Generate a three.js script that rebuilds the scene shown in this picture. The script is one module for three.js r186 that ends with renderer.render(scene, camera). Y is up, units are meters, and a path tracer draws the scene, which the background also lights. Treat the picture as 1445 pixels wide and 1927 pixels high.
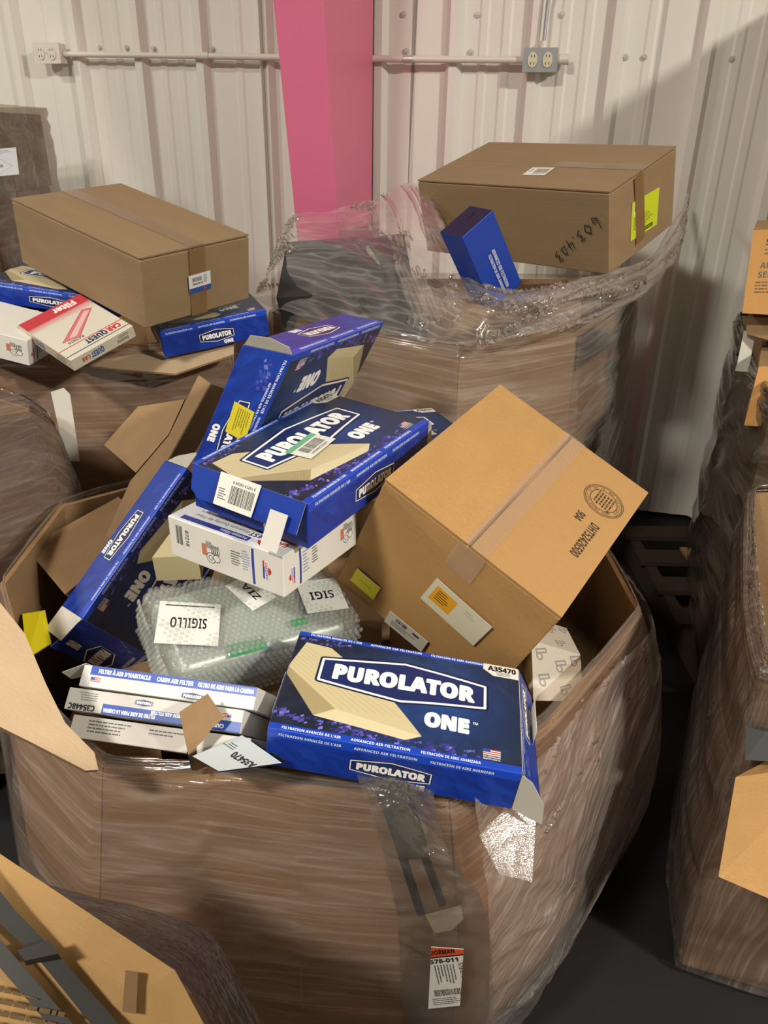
import * as THREE from 'three';
import { mergeGeometries } from 'three/addons/utils/BufferGeometryUtils.js';
import { ImprovedNoise } from 'three/addons/math/ImprovedNoise.js';
import { RectAreaLightUniformsLib } from 'three/addons/lights/RectAreaLightUniformsLib.js';

/* ------------------------------------------------------------------ camera, light, exposure */
RectAreaLightUniformsLib.init();
const scene = new THREE.Scene();
scene.background = new THREE.Color(0x000000);
const camera = new THREE.PerspectiveCamera(67.33, 1445 / 1927, 0.05, 60);
camera.position.set(0, 1.6, 0);
camera.rotation.set(THREE.MathUtils.degToRad(-26.1), 0, THREE.MathUtils.degToRad(1));
const renderer = new THREE.WebGLRenderer({ antialias: true });
renderer.toneMapping = THREE.LinearToneMapping;
renderer.toneMappingExposure = 1.0;
renderer.shadowMap.enabled = true;
renderer.shadowMap.type = THREE.PCFSoftShadowMap;
// high-bay fixtures under the roof: position, size, light intensity
const LAMPS = [
  { at: [4.6, 4.7, 2.4], size: [0.7, 0.45], power: 720 },
  { at: [-2.3, 4.7, 1.6], size: [0.7, 0.45], power: 270 },
  { at: [-5.2, 4.7, -1.2], size: [0.7, 0.45], power: 150 },
];
const LAMP_COLOUR = new THREE.Color(1.0, 0.935, 0.83);

/* ------------------------------------------------------------------ helpers */
let seed = 7;
const rnd = () => { seed = (seed * 1664525 + 1013904223) >>> 0; return seed / 4294967296; };
const pn = new ImprovedNoise();
const V = (a) => (a.isVector3 ? a.clone() : new THREE.Vector3(a[0], a[1], a[2]));
const taken = {};
const numbered = (n) => { if (!(n in taken)) { taken[n] = 0; return n; } taken[n]++; return n + '_' + String(taken[n]).padStart(3, '0'); };
function tag(o, label, category, group) {
  o.userData.label = label; o.userData.category = category;
  if (group) o.userData.group = group;
  return o;
}
function thing(name, label, category, pos = [0, 0, 0], rot = [0, 0, 0], group) {
  const o = new THREE.Group(); o.name = numbered(name);
  o.position.set(...pos); o.rotation.set(...rot); scene.add(o);
  return tag(o, label, category, group);
}
function part(name, geo, mat, parent, label) {
  const m = new THREE.Mesh(geo, mat); m.name = name; m.castShadow = m.receiveShadow = true;
  parent.add(m); if (label) m.userData.label = label;
  return m;
}
const structure = (o) => { o.userData.kind = 'structure'; return o; };

function tex(size, fn, rx = 1, ry = 1, srgb = false) {       // square data texture from fn(u, v) -> [r, g, b] 0..1
  const d = new Uint8Array(size * size * 4);
  for (let j = 0; j < size; j++) for (let i = 0; i < size; i++) {
    const c = fn(i / size, j / size), k = (j * size + i) * 4;
    d[k] = c[0] * 255; d[k + 1] = c[1] * 255; d[k + 2] = c[2] * 255; d[k + 3] = 255;
  }
  const t = new THREE.DataTexture(d, size, size);
  t.wrapS = t.wrapT = THREE.RepeatWrapping; t.magFilter = THREE.LinearFilter; t.minFilter = THREE.LinearMipmapLinearFilter; t.generateMipmaps = true;
  t.repeat.set(rx, ry); if (srgb) t.colorSpace = THREE.SRGBColorSpace; t.needsUpdate = true;
  return t;
}
const cl = (x, a = 0, b = 1) => Math.min(b, Math.max(a, x));
// tileable noise: sample a torus-free blend of two shifted copies
function tn(u, v, fx, fy, z) {
  const n = (a, b) => pn.noise(a * fx, b * fy, z);
  const su = u, sv = v;
  return (n(u, v) * (1 - su) + n(u - 1, v) * su) * (1 - sv) + (n(u, v - 1) * (1 - su) + n(u - 1, v - 1) * su) * sv;
}
function canvas(w, h, draw) {
  const c = document.createElement('canvas'); c.width = w; c.height = h;
  const g = c.getContext('2d'); draw(g, w, h);
  const t = new THREE.CanvasTexture(c); t.colorSpace = THREE.SRGBColorSpace; t.anisotropy = 8;
  return t;
}

/* ------------------------------------------------------------------ materials */
const kraftGrain = tex(512, (u, v) => {
  const s = 0.9 + 0.10 * tn(u, v, 18, 130, 1.3) + 0.07 * tn(u, v, 60, 60, 4.1) + 0.09 * tn(u, v, 5, 5, 9.7) + 0.05 * tn(u, v, 190, 190, 2.2);
  return [cl(s), cl(s), cl(s)];
});
const kraftBump = tex(256, (u, v) => { const s = 0.5 + 0.25 * tn(u, v, 4, 90, 3.3) + 0.25 * tn(u, v, 60, 60, 7.7); return [s, s, s]; });
function kraft(hex, rough = 0.78) {
  return new THREE.MeshStandardMaterial({ color: hex, roughness: rough, map: kraftGrain, bumpMap: kraftBump, bumpScale: 0.0006, side: THREE.DoubleSide });
}
const M = {};
M.kraft = kraft(0x9c7d58);
M.kraftTan = kraft(0x957c5b);
M.kraftGold = kraft(0xb78d55);
M.kraftPale = kraft(0xc8ae8c);
M.kraftEdge = kraft(0x9a7d58, 0.95);
M.white = new THREE.MeshStandardMaterial({ color: 0xd9d6ce, roughness: 0.55, side: THREE.DoubleSide });
M.greyBoard = new THREE.MeshStandardMaterial({ color: 0xb9b5a9, roughness: 0.7, side: THREE.DoubleSide });
M.blue = new THREE.MeshStandardMaterial({ color: 0x0f389c, roughness: 0.4, side: THREE.DoubleSide });
M.navy = new THREE.MeshStandardMaterial({ color: 0x121c3c, roughness: 0.45, side: THREE.DoubleSide });
M.yellow = new THREE.MeshStandardMaterial({ color: 0xf2e21a, roughness: 0.6, side: THREE.DoubleSide });
M.black = new THREE.MeshStandardMaterial({ color: 0x0c0c0d, roughness: 0.6 });
M.dark = new THREE.MeshStandardMaterial({ color: 0x2b2c2e, roughness: 0.6 });
M.wallPaint = new THREE.MeshStandardMaterial({ color: 0xe3e1d8, roughness: 0.42, side: THREE.DoubleSide });
M.screw = new THREE.MeshStandardMaterial({ color: 0xc9c7c0, roughness: 0.35, metalness: 0.4 });
M.conduit = new THREE.MeshStandardMaterial({ color: 0xdcd7cc, roughness: 0.4 });
M.pink = new THREE.MeshStandardMaterial({ color: 0xdb6f93, roughness: 0.45 });
M.steel = new THREE.MeshStandardMaterial({ color: 0xaeb4b8, roughness: 0.3, metalness: 0.6 });
M.ivory = new THREE.MeshStandardMaterial({ color: 0xd8d2b4, roughness: 0.4 });
M.filter = new THREE.MeshStandardMaterial({ color: 0xcbbf95, roughness: 0.9, side: THREE.DoubleSide });
M.wood = new THREE.MeshStandardMaterial({ color: 0x3a2a1c, roughness: 0.85, map: kraftGrain });

const ridge = (n) => 1 - Math.min(1, Math.abs(n) * 3);
const filmBump = tex(1024, (u, v) => {
  const w = 0.25 * tn(u, v, 3, 3, 4.4);
  let s = 0.55 * ridge(tn(u, cl(v + w * 0.1, 0, 1), 3, 22, 0.7)) + 0.35 * ridge(tn(u, v, 5, 48, 5.1)) + 0.25 * ridge(tn(u, v, 14, 90, 8.8));
  s += 0.35 * tn(u, v, 36, 50, 8.2) + 0.3 * tn(u, v, 12, 14, 3.9);
  s = cl(0.15 + s * 0.55);
  return [s, s, s];
});
const filmThrough = tex(512, (u, v) => {          // overlapping layers of film: streaks along the wrap
  const s = 1.0 - 0.10 * Math.pow(cl(0.5 + tn(u, v, 2, 18, 2.6)), 2) - 0.12 * ridge(tn(u, v, 3, 40, 6.3)) ** 8 - 0.06 * ridge(tn(u, v, 6, 90, 1.3)) ** 4;
  return [cl(s), cl(s), cl(s)];
});
function filmMat(opts = {}) {
  const b = filmBump.clone(), t = filmThrough.clone();
  b.repeat.set(opts.bu ?? 1, opts.bv ?? 1); t.repeat.set(opts.bu ?? 1, opts.bv ?? 1); b.rotation = t.rotation = opts.turn ?? 0; b.needsUpdate = t.needsUpdate = true;
  return new THREE.MeshPhysicalMaterial({ color: opts.color ?? 0xe9e0d8, roughness: opts.rough ?? 0.08, transmission: opts.through ?? 0.97, transmissionMap: t, thickness: 0, ior: opts.ior ?? 1.6, bumpMap: b, bumpScale: opts.bump ?? 0.003, side: THREE.DoubleSide });
}
M.film = filmMat();

/* ------------------------------------------------------------------ geometry builders */
// a carton with softened edges: groups +x -x +y -y +z -z, print upright on every face
function cartonGeo(L, T, W, r = 0.003, bulge = 0.003, ph = 0) {
  const pos = [], nor = [], uv = [], idx = [], groups = [];
  const H = [L / 2, T / 2, W / 2];
  const ts = (len) => { const q = Math.min(r / len, 0.2), a = [0, q]; const n = Math.max(3, Math.round(len / 0.035)); for (let i = 1; i < n; i++) a.push(q + (1 - 2 * q) * i / n); a.push(1 - q, 1); return a; };
  const faces = [
    { n: [1, 0, 0], u: [0, 0, -1], v: [0, 1, 0] }, { n: [-1, 0, 0], u: [0, 0, 1], v: [0, 1, 0] },
    { n: [0, 1, 0], u: [1, 0, 0], v: [0, 0, -1] }, { n: [0, -1, 0], u: [1, 0, 0], v: [0, 0, 1] },
    { n: [0, 0, 1], u: [1, 0, 0], v: [0, 1, 0] }, { n: [0, 0, -1], u: [-1, 0, 0], v: [0, 1, 0] }];
  const len = (a) => Math.abs(a[0]) * L + Math.abs(a[1]) * T + Math.abs(a[2]) * W;
  const disp = (p) => bulge * (0.6 + pn.noise(p.x * 7 + ph, p.y * 7 + ph * 1.7, p.z * 7)) * (1 - Math.pow(Math.abs(p.x) / H[0], 4)) ** (Math.abs(p.x) < H[0] * 0.999 ? 1 : 0);
  faces.forEach((f, fi) => {
    const us = ts(len(f.u)), vs = ts(len(f.v)), base = pos.length / 3, start = idx.length;
    const fn = V(f.n), fu = V(f.u), fv = V(f.v), dn = len(f.n) / 2, du = len(f.u), dv = len(f.v);
    for (const b of vs) for (const a of us) {
      const p = fn.clone().multiplyScalar(dn).addScaledVector(fu, (a - 0.5) * du).addScaledVector(fv, (b - 0.5) * dv);
      const c = p.clone(); c.x = cl(c.x, -H[0] + r, H[0] - r); c.y = cl(c.y, -H[1] + r, H[1] - r); c.z = cl(c.z, -H[2] + r, H[2] - r);
      const n = p.clone().sub(c).normalize(); const q = c.addScaledVector(n, r);
      const w = Math.sin(Math.PI * a) * Math.sin(Math.PI * b);
      const k = bulge * w * (0.7 + 1.2 * pn.noise(p.x * 6 + ph, p.y * 6 + fi * 3.1, p.z * 6 + ph));
      q.addScaledVector(fn, k);
      pos.push(q.x, q.y, q.z); nor.push(n.x, n.y, n.z); uv.push(a, b);
    }
    const nu = us.length;
    for (let j = 0; j < vs.length - 1; j++) for (let i = 0; i < nu - 1; i++) { const a = base + j * nu + i; idx.push(a, a + 1, a + nu + 1, a, a + nu + 1, a + nu); }
    groups.push([start, idx.length - start, fi]);
  });
  const g = new THREE.BufferGeometry();
  g.setAttribute('position', new THREE.Float32BufferAttribute(pos, 3)); g.setAttribute('normal', new THREE.Float32BufferAttribute(nor, 3)); g.setAttribute('uv', new THREE.Float32BufferAttribute(uv, 2)); g.setIndex(idx);
  groups.forEach((x) => g.addGroup(...x));
  return g;
}
// a sheet of board through a polygon of points (convex or not, roughly flat), with thickness t; groups: 0 face, 1 back, 2 edge
function slabGeo(pts, t = 0.003) {
  const P = pts.map(V), c = new THREE.Vector3(); P.forEach((p) => c.add(p)); c.divideScalar(P.length);
  const n = new THREE.Vector3();
  P.forEach((p, i) => { const q = P[(i + 1) % P.length]; n.add(p.clone().sub(c).cross(q.clone().sub(c))); }); n.normalize();
  const ux = P[1].clone().sub(P[0]).normalize(), uy = n.clone().cross(ux).normalize();
  const flat = P.map((p) => { const d = p.clone().sub(P[0]); return new THREE.Vector2(d.dot(ux), d.dot(uy)); });
  const tri = THREE.ShapeUtils.triangulateShape(flat, []);
  const lo = new THREE.Vector2(1e9, 1e9), hi = new THREE.Vector2(-1e9, -1e9); flat.forEach((f) => { lo.min(f); hi.max(f); });
  const pos = [], nor = [], uv = [], gr = [];
  const put = (p, nn, f) => { pos.push(p.x, p.y, p.z); nor.push(nn.x, nn.y, nn.z); uv.push((f.x - lo.x) / (hi.x - lo.x), (f.y - lo.y) / (hi.y - lo.y)); };
  const top = P.map((p) => p.clone().addScaledVector(n, t / 2)), bot = P.map((p) => p.clone().addScaledVector(n, -t / 2)), nb = n.clone().negate();
  for (const [a, b, d] of tri) { put(top[a], n, flat[a]); put(top[b], n, flat[b]); put(top[d], n, flat[d]); }
  const k1 = pos.length / 3;
  for (const [a, b, d] of tri) { put(bot[a], nb, flat[a]); put(bot[d], nb, flat[d]); put(bot[b], nb, flat[b]); }
  const k2 = pos.length / 3;
  P.forEach((_, i) => { const j = (i + 1) % P.length, e = P[j].clone().sub(P[i]).cross(n).normalize(); for (const [p, f] of [[bot[i], flat[i]], [bot[j], flat[j]], [top[j], flat[j]], [bot[i], flat[i]], [top[j], flat[j]], [top[i], flat[i]]]) put(p, e, f); });
  const g = new THREE.BufferGeometry();
  g.setAttribute('position', new THREE.Float32BufferAttribute(pos, 3)); g.setAttribute('normal', new THREE.Float32BufferAttribute(nor, 3)); g.setAttribute('uv', new THREE.Float32BufferAttribute(uv, 2));
  g.addGroup(0, k1, 0); g.addGroup(k1, k2 - k1, 1); g.addGroup(k2, pos.length / 3 - k2, 2);
  return g;
}
const slab = (name, pts, t, mats, parent, label) => part(name, slabGeo(pts, t), Array.isArray(mats) ? mats : [mats, mats, mats], parent, label);
// a carton from one quad of corners and the vector to the opposite face; groups: 0 quad face, 1 opposite, 2..5 sides
function hexaGeo(q, vec) {
  const P = q.map(V), d = V(vec), Q = P.map((p) => p.clone().add(d));
  const pos = [], uv = [], groups = [];
  const face = (a, b, c, e) => { const s = pos.length / 3; for (const [p, t] of [[a, [0, 0]], [b, [1, 0]], [c, [1, 1]], [a, [0, 0]], [c, [1, 1]], [e, [0, 1]]]) { pos.push(p.x, p.y, p.z); uv.push(...t); } groups.push([s, 6, groups.length]); };
  face(P[3], P[2], P[1], P[0]); face(Q[0], Q[1], Q[2], Q[3]);
  face(P[0], P[1], Q[1], Q[0]); face(P[1], P[2], Q[2], Q[1]); face(P[2], P[3], Q[3], Q[2]); face(P[3], P[0], Q[0], Q[3]);
  const g = new THREE.BufferGeometry();
  g.setAttribute('position', new THREE.Float32BufferAttribute(pos, 3)); g.setAttribute('uv', new THREE.Float32BufferAttribute(uv, 2));
  groups.forEach((x) => g.addGroup(...x)); g.computeVertexNormals();
  return g;
}
// move geometry so that its own base centre is the origin, and return that centre
function rebase(geos) {
  const b = new THREE.Box3(); geos.forEach((g) => { g.computeBoundingBox(); b.union(g.boundingBox); });
  const c = new THREE.Vector3(); b.getCenter(c); c.y = b.min.y; geos.forEach((g) => g.translate(-c.x, -c.y, -c.z));
  return [c.x, c.y, c.z];
}
// smooth surface through rows of points (each row a polyline), optionally closed along the row; fu, fv: folds per metre
function sheetGeo(rows, nu, nv, { closed = false, amp = 0.006, fu = 1.5, fv = 14, uvw = 1, uvh = 1, ph = 0, tension = 0.5, slant = 1.2, fine = 0.35 } = {}) {
  const curves = rows.map((r) => new THREE.CatmullRomCurve3(r.map(V), closed, 'catmullrom', tension));
  const cols = [];
  for (let i = 0; i <= nu; i++) { const t = i / nu; cols.push(new THREE.CatmullRomCurve3(curves.map((c) => c.getPoint(t)), false, 'catmullrom', 0.3)); }
  const lu = curves[Math.floor(rows.length / 2)].getLength(), lv = cols[Math.floor(nu / 2)].getLength();
  const grid = [];
  for (let j = 0; j <= nv; j++) { const row = []; for (let i = 0; i <= nu; i++) row.push(rows.length > 2 ? cols[i].getPoint(j / nv) : cols[i].points[0].clone().lerp(cols[i].points[1], j / nv)); grid.push(row); }
  const pos = [], uv = [], idx = [];
  const rr = lu / (Math.PI * 2);
  for (let j = 0; j <= nv; j++) for (let i = 0; i <= nu; i++) {
    const p = grid[j][i], a = grid[j][Math.max(0, i - 1)], b = grid[j][Math.min(nu, i + 1)], c = grid[Math.max(0, j - 1)][i], d = grid[Math.min(nv, j + 1)][i];
    const n = b.clone().sub(a).cross(d.clone().sub(c)).normalize();
    const u = i / nu, v = j / nv, sv = v * lv;
    const X = closed ? Math.cos(u * 6.28318) * rr : u * lu, Z = closed ? Math.sin(u * 6.28318) * rr : 0;
    const sl = slant * pn.noise(X * 0.9 + ph, Z * 0.9, 7.7);
    const w = ridge(pn.noise(X * fu + ph, sv * fv + sl * 3, Z * fu)) - 0.5 + fine * ridge(pn.noise(X * fu * 2.3 + 9, sv * fv * 2.4 + sl * 6, Z * fu * 2.3 + ph));
    p.addScaledVector(n, amp * w);
    pos.push(p.x, p.y, p.z); uv.push(u * uvw, v * uvh);
  }
  for (let j = 0; j < nv; j++) for (let i = 0; i < nu; i++) { const a = j * (nu + 1) + i; idx.push(a, a + 1, a + nu + 2, a, a + nu + 2, a + nu + 1); }
  const g = new THREE.BufferGeometry();
  g.setAttribute('position', new THREE.Float32BufferAttribute(pos, 3)); g.setAttribute('uv', new THREE.Float32BufferAttribute(uv, 2)); g.setIndex(idx); g.computeVertexNormals();
  return g;
}
// paper or tape stuck on a carton face; face axes as in cartonGeo, (a, b) centre in metres from the face centre
function sticker(name, parent, dims, face, a, b, w, h, turn, mat, lift = 0.0012, label, t = 0.0006) {
  const g = mat.transmission ? new THREE.PlaneGeometry(w, h) : new THREE.BoxGeometry(w, h, t);
  const m = part(name, g, Array.isArray(mat) || mat.transmission ? mat : [M.white, M.white, M.white, M.white, mat, M.white], parent, label);
  const F = { '+x': [[0, 0, -1], [0, 1, 0], [1, 0, 0], dims[0]], '-x': [[0, 0, 1], [0, 1, 0], [-1, 0, 0], dims[0]], '+y': [[1, 0, 0], [0, 0, -1], [0, 1, 0], dims[1]], '+z': [[1, 0, 0], [0, 1, 0], [0, 0, 1], dims[2]], '-z': [[-1, 0, 0], [0, 1, 0], [0, 0, -1], dims[2]] }[face];
  const u = V(F[0]), v = V(F[1]), n = V(F[2]);
  m.quaternion.setFromRotationMatrix(new THREE.Matrix4().makeBasis(u, v, n)); m.rotateZ(turn);
  m.position.copy(u.multiplyScalar(a).addScaledVector(v, b).addScaledVector(n, F[3] / 2 + lift));
  return m;
}

/* ------------------------------------------------------------------ printed artwork */
const printMat = (map, rough = 0.42) => new THREE.MeshPhysicalMaterial({ map, roughness: rough, clearcoat: 0.25, clearcoatRoughness: 0.3, side: THREE.DoubleSide });
function fit(g, s, x, y, w, h, weight = '900', stroke = 0, align = 'center') {   // text squeezed into a box w x h centred on (x, y)
  g.save(); g.font = `${weight} 100px sans-serif`; g.textAlign = 'center'; g.textBaseline = 'alphabetic';
  const m = g.measureText(s).width; g.translate(x, y); g.scale(w / m, h / 72); if (stroke) { g.lineWidth = stroke; g.lineJoin = 'round'; g.strokeStyle = g.fillStyle; g.strokeText(s, 0, 36); } g.fillText(s, 0, 36); g.restore();
}
function hexLogo(g, cx, cy, w, h, ink = '#16265c') {
  const path = (k) => { g.beginPath(); const P = [[-0.5, -0.28], [0, -0.5], [0.5, -0.28], [0.5, 0.28], [0, 0.5], [-0.5, 0.28]]; P.forEach(([x, y], i) => g[i ? 'lineTo' : 'moveTo'](cx + x * (w - k), cy + y * (h - k))); g.closePath(); };
  g.lineJoin = 'round';
  path(0); g.lineWidth = h * 0.13; g.strokeStyle = '#0d1838'; g.stroke();
  path(0); g.fillStyle = ink; g.fill(); g.lineWidth = h * 0.05; g.strokeStyle = '#f4f4f2'; g.stroke();
  g.fillStyle = '#f6f5f0'; fit(g, 'PUROLATOR', cx, cy, w * 0.86, h * 0.36, '900', 7);
}
function shards(g, x0, y0, x1, y1, n, s, hue = ['#4b3fb0', '#6a5fd0', '#3a3088', '#8a80e0']) {
  for (let i = 0; i < n; i++) { const t = rnd(), x = x0 + (x1 - x0) * t + (rnd() - 0.5) * s * 2, y = y0 + (y1 - y0) * t + (rnd() - 0.5) * s * 3, r = s * (0.4 + rnd()); g.fillStyle = hue[Math.floor(rnd() * hue.length)]; g.globalAlpha = 0.45 + rnd() * 0.5; g.beginPath(); g.moveTo(x, y); g.lineTo(x + r, y - r * 0.5); g.lineTo(x + r * 1.1, y + r * 0.3); if (rnd() > 0.4) g.lineTo(x + r * 0.1, y + r * 0.8); g.closePath(); g.fill(); }
  g.globalAlpha = 1;
}
function flag(g, x, y, w, h) {
  g.fillStyle = '#e8e4df'; g.fillRect(x, y, w, h); g.fillStyle = '#c0392f'; for (let i = 0; i < 3; i++) g.fillRect(x, y + h * (i * 2) / 6, w, h / 6); g.fillStyle = '#2b4b9a'; g.fillRect(x, y, w * 0.42, h * 0.55);
  g.fillStyle = '#e8e8e8'; fit(g, 'AN AMERICAN', x + w / 2, y + h * 1.25, w, h * 0.3, 'bold'); fit(g, 'MANUFACTURING CO.', x + w / 2, y + h * 1.65, w, h * 0.24, 'bold');
}
const STRIP = ["FILTRATION AVANCÉE DE L'AIR", 'ADVANCED AIR FILTRATION', 'FILTRACIÓN DE AIRE AVANZADA'];
const speckle = (g, w, h, n, a) => { for (let i = 0; i < n; i++) { g.fillStyle = rnd() > 0.5 ? `rgba(255,255,255,${a * rnd()})` : `rgba(0,0,0,${a * 1.6 * rnd()})`; const s = 1 + rnd() * 3; g.fillRect(rnd() * w, rnd() * h, s * (1 + rnd() * 4), s); } };
const artFront = canvas(1600, 956, (g, w, h) => {
  g.fillStyle = '#16223a'; g.fillRect(0, 0, w, h);
  // printed blue cloud behind the logo
  const gr = g.createRadialGradient(w * 0.66, h * 0.45, 60, w * 0.62, h * 0.5, w * 0.5); gr.addColorStop(0, '#1b4182'); gr.addColorStop(0.55, '#172d54'); gr.addColorStop(1, '#181f30'); g.fillStyle = gr; g.fillRect(0, 0, w, h);
  for (let i = 0; i < 260; i++) { g.fillStyle = rnd() > 0.5 ? 'rgba(90,120,190,0.05)' : 'rgba(0,0,10,0.07)'; const x = rnd() * w, y = rnd() * h; g.beginPath(); g.ellipse(x, y, 20 + rnd() * 90, 8 + rnd() * 30, rnd() * 3, 0, 7); g.fill(); }
  shards(g, w * 0.02, h * 0.09, w * 0.24, h * 0.08, 40, 20); shards(g, w * 0.0, h * 0.84, w * 0.42, h * 0.92, 80, 26); shards(g, w * 0.42, h * 0.92, w * 0.82, h * 0.91, 60, 26);
  // panel filter picture
  const poly = (c, P) => { g.fillStyle = c; g.beginPath(); P.forEach(([x, y], i) => g[i ? 'lineTo' : 'moveTo'](w * x, h * y)); g.closePath(); g.fill(); };
  poly('#c9bb93', [[0.0, 0.40], [0.045, 0.12], [0.16, 0.14], [0.46, 0.56], [0.6, 0.845], [0.24, 0.735]]);
  poly('#ae9f76', [[0.0, 0.40], [0.0, 0.47], [0.16, 0.825], [0.24, 0.735]]); poly('#d6caa4', [[0.24, 0.735], [0.6, 0.845], [0.535, 0.9], [0.16, 0.825]]);
  g.strokeStyle = 'rgba(110,95,62,0.5)'; g.lineWidth = 3; for (let i = 0; i < 46; i++) { const t = i / 46; g.beginPath(); g.moveTo(w * 0.24 * t, h * (0.40 + 0.335 * t)); g.lineTo(w * 0.16 * t, h * (0.47 + 0.355 * t)); g.stroke(); }
  g.strokeStyle = 'rgba(150,132,92,0.4)'; g.lineWidth = 4; for (let i = 1; i < 9; i++) { const t = i / 9; g.beginPath(); g.moveTo(w * 0.045 * t, h * (0.40 - 0.28 * t)); g.lineTo(w * (0.24 + 0.30 * t), h * (0.735 - 0.02 * t)); g.stroke(); }
  hexLogo(g, w * 0.495, h * 0.375, w * 0.71, h * 0.385);
  g.fillStyle = '#f6f5f0'; fit(g, 'ONE', w * 0.695, h * 0.685, w * 0.185, h * 0.115, '900', 9); fit(g, 'TM', w * 0.812, h * 0.645, w * 0.022, h * 0.022, 'bold');
  flag(g, w * 0.845, h * 0.845, w * 0.07, h * 0.05);
  for (const [y0, y1] of [[0, 0.052], [0.945, 1]]) { g.fillStyle = '#1440b4'; g.fillRect(0, y0 * h, w, (y1 - y0) * h); g.fillStyle = '#eef0f4'; STRIP.forEach((s, i) => fit(g, s, w * (0.17 + 0.275 * i), (y0 + y1) / 2 * h, w * 0.235, h * 0.021, 'bold')); }
  g.fillStyle = '#dcdad3'; g.beginPath(); g.moveTo(w * 0.84, 0); g.lineTo(w, 0); g.lineTo(w, h * 0.13); g.lineTo(w * 0.885, h * 0.13); g.lineTo(w * 0.84, h * 0.07); g.closePath(); g.fill(); g.fillStyle = '#111'; fit(g, 'A35470', w * 0.925, h * 0.05, w * 0.125, h * 0.05, '900', 3); g.fillStyle = '#555'; for (let i = 0; i < 3; i++) g.fillRect(w * 0.9, h * (0.085 + i * 0.013), w * 0.08 * (0.6 + rnd() * 0.4), h * 0.005);
  speckle(g, w, h, 900, 0.06);
});
const artSide = canvas(1600, 340, (g, w, h) => {
  g.fillStyle = '#11379f'; g.fillRect(0, 0, w, h);
  for (let i = 0; i < 120; i++) { g.fillStyle = rnd() > 0.5 ? 'rgba(50,90,200,0.10)' : 'rgba(4,10,60,0.10)'; g.beginPath(); g.ellipse(rnd() * w, rnd() * h, 30 + rnd() * 120, 10 + rnd() * 30, rnd(), 0, 7); g.fill(); }
  g.fillStyle = '#1748c4'; g.fillRect(0, 0, w, h * 0.2); g.fillStyle = '#eef0f4'; STRIP.forEach((s, i) => fit(g, s, w * (0.17 + 0.3 * i), h * 0.12, w * 0.25, h * 0.06, 'bold'));
  hexLogo(g, w * 0.5, h * 0.56, w * 0.32, h * 0.46); g.fillStyle = '#f6f5f0'; fit(g, 'ONE', w * 0.6, h * 0.86, w * 0.09, h * 0.13, '900', 8);
  speckle(g, w, h, 400, 0.06);
});
const artEnd = canvas(956, 340, (g, w, h) => {
  g.fillStyle = '#12389c'; g.fillRect(0, 0, w, h);
  for (let i = 0; i < 80; i++) { g.fillStyle = rnd() > 0.5 ? 'rgba(50,90,200,0.10)' : 'rgba(4,10,60,0.12)'; g.beginPath(); g.ellipse(rnd() * w, rnd() * h, 30 + rnd() * 90, 10 + rnd() * 30, rnd(), 0, 7); g.fill(); }
  shards(g, w * 0.06, h * 0.4, w * 0.28, h * 0.3, 26, 24, ['#5a52b8', '#3d4fae', '#8d86d8']);
  g.fillStyle = '#e6e9f2'; fit(g, STRIP[0], w * 0.26, h * 0.1, w * 0.42, h * 0.05, 'bold'); fit(g, STRIP[1], w * 0.42, h * 0.19, w * 0.38, h * 0.045, 'bold'); fit(g, STRIP[2], w * 0.62, h * 0.1, w * 0.24, h * 0.045, 'bold');
  hexLogo(g, w * 0.66, h * 0.5, w * 0.5, h * 0.36); g.fillStyle = '#f6f5f0'; fit(g, 'ONE', w * 0.7, h * 0.83, w * 0.15, h * 0.14, '900', 8);
  speckle(g, w, h, 300, 0.06);
});
const bars = (g, x, y, w, h, n = 40) => { g.fillStyle = '#151515'; let k = x; while (k < x + w) { const b = (1 + rnd() * 3) * w / (n * 3.2); g.fillRect(k, y, b, h); k += b + (1 + rnd() * 2.4) * w / (n * 3.2); } };
const lines = (g, x, y, w, h, n, ink = '#444') => { g.fillStyle = ink; for (let i = 0; i < n; i++) { let k = x; const end = x + w * (0.55 + rnd() * 0.45); while (k < end) { const b = Math.min(end - k, w * (0.03 + rnd() * 0.1)); g.fillRect(k, y + h * i / n, b, h / n * 0.42); k += b + w * 0.015; } } };
const artBarcode = canvas(360, 240, (g, w, h) => { g.fillStyle = '#e4e2da'; g.fillRect(0, 0, w, h); bars(g, 120, 40, 210, 130); lines(g, 20, 50, 80, 90, 5); g.fillStyle = '#222'; fit(g, '0 98263 47541 8', 225, 195, 200, 20, 'bold'); });
const artGreenTag = canvas(360, 200, (g, w, h) => { g.fillStyle = '#dfe0d6'; g.fillRect(0, 0, w, h); g.fillStyle = '#6fae86'; g.fillRect(0, 0, w, 46); bars(g, 60, 62, 240, 84); g.fillStyle = '#222'; fit(g, 'LPNRR9725841', 180, 170, 220, 22, 'bold'); });
const artYellowTag = canvas(256, 200, (g, w, h) => { g.fillStyle = '#d8c832'; g.fillRect(0, 0, w, h); lines(g, 24, 30, 200, 130, 6, '#7d7220'); });
const artA35470 = canvas(512, 300, (g, w, h) => { g.fillStyle = '#c7d0d2'; g.fillRect(0, 0, w, h); g.save(); g.translate(w / 2, h / 2); g.rotate(Math.PI); g.fillStyle = '#1a1a1c'; fit(g, 'A35470', -40, 10, 210, 46, '900', 3); lines(g, 90, 30, 110, 50, 3); g.restore(); });
M.front = printMat(artFront); M.side = printMat(artSide); M.end = printMat(artEnd);
M.barcode = new THREE.MeshStandardMaterial({ map: artBarcode, roughness: 0.5 }); M.greenTag = new THREE.MeshStandardMaterial({ map: artGreenTag, roughness: 0.4 });
M.yellowTag = new THREE.MeshStandardMaterial({ map: artYellowTag, roughness: 0.5 }); M.a35470 = printMat(artA35470);
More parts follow.
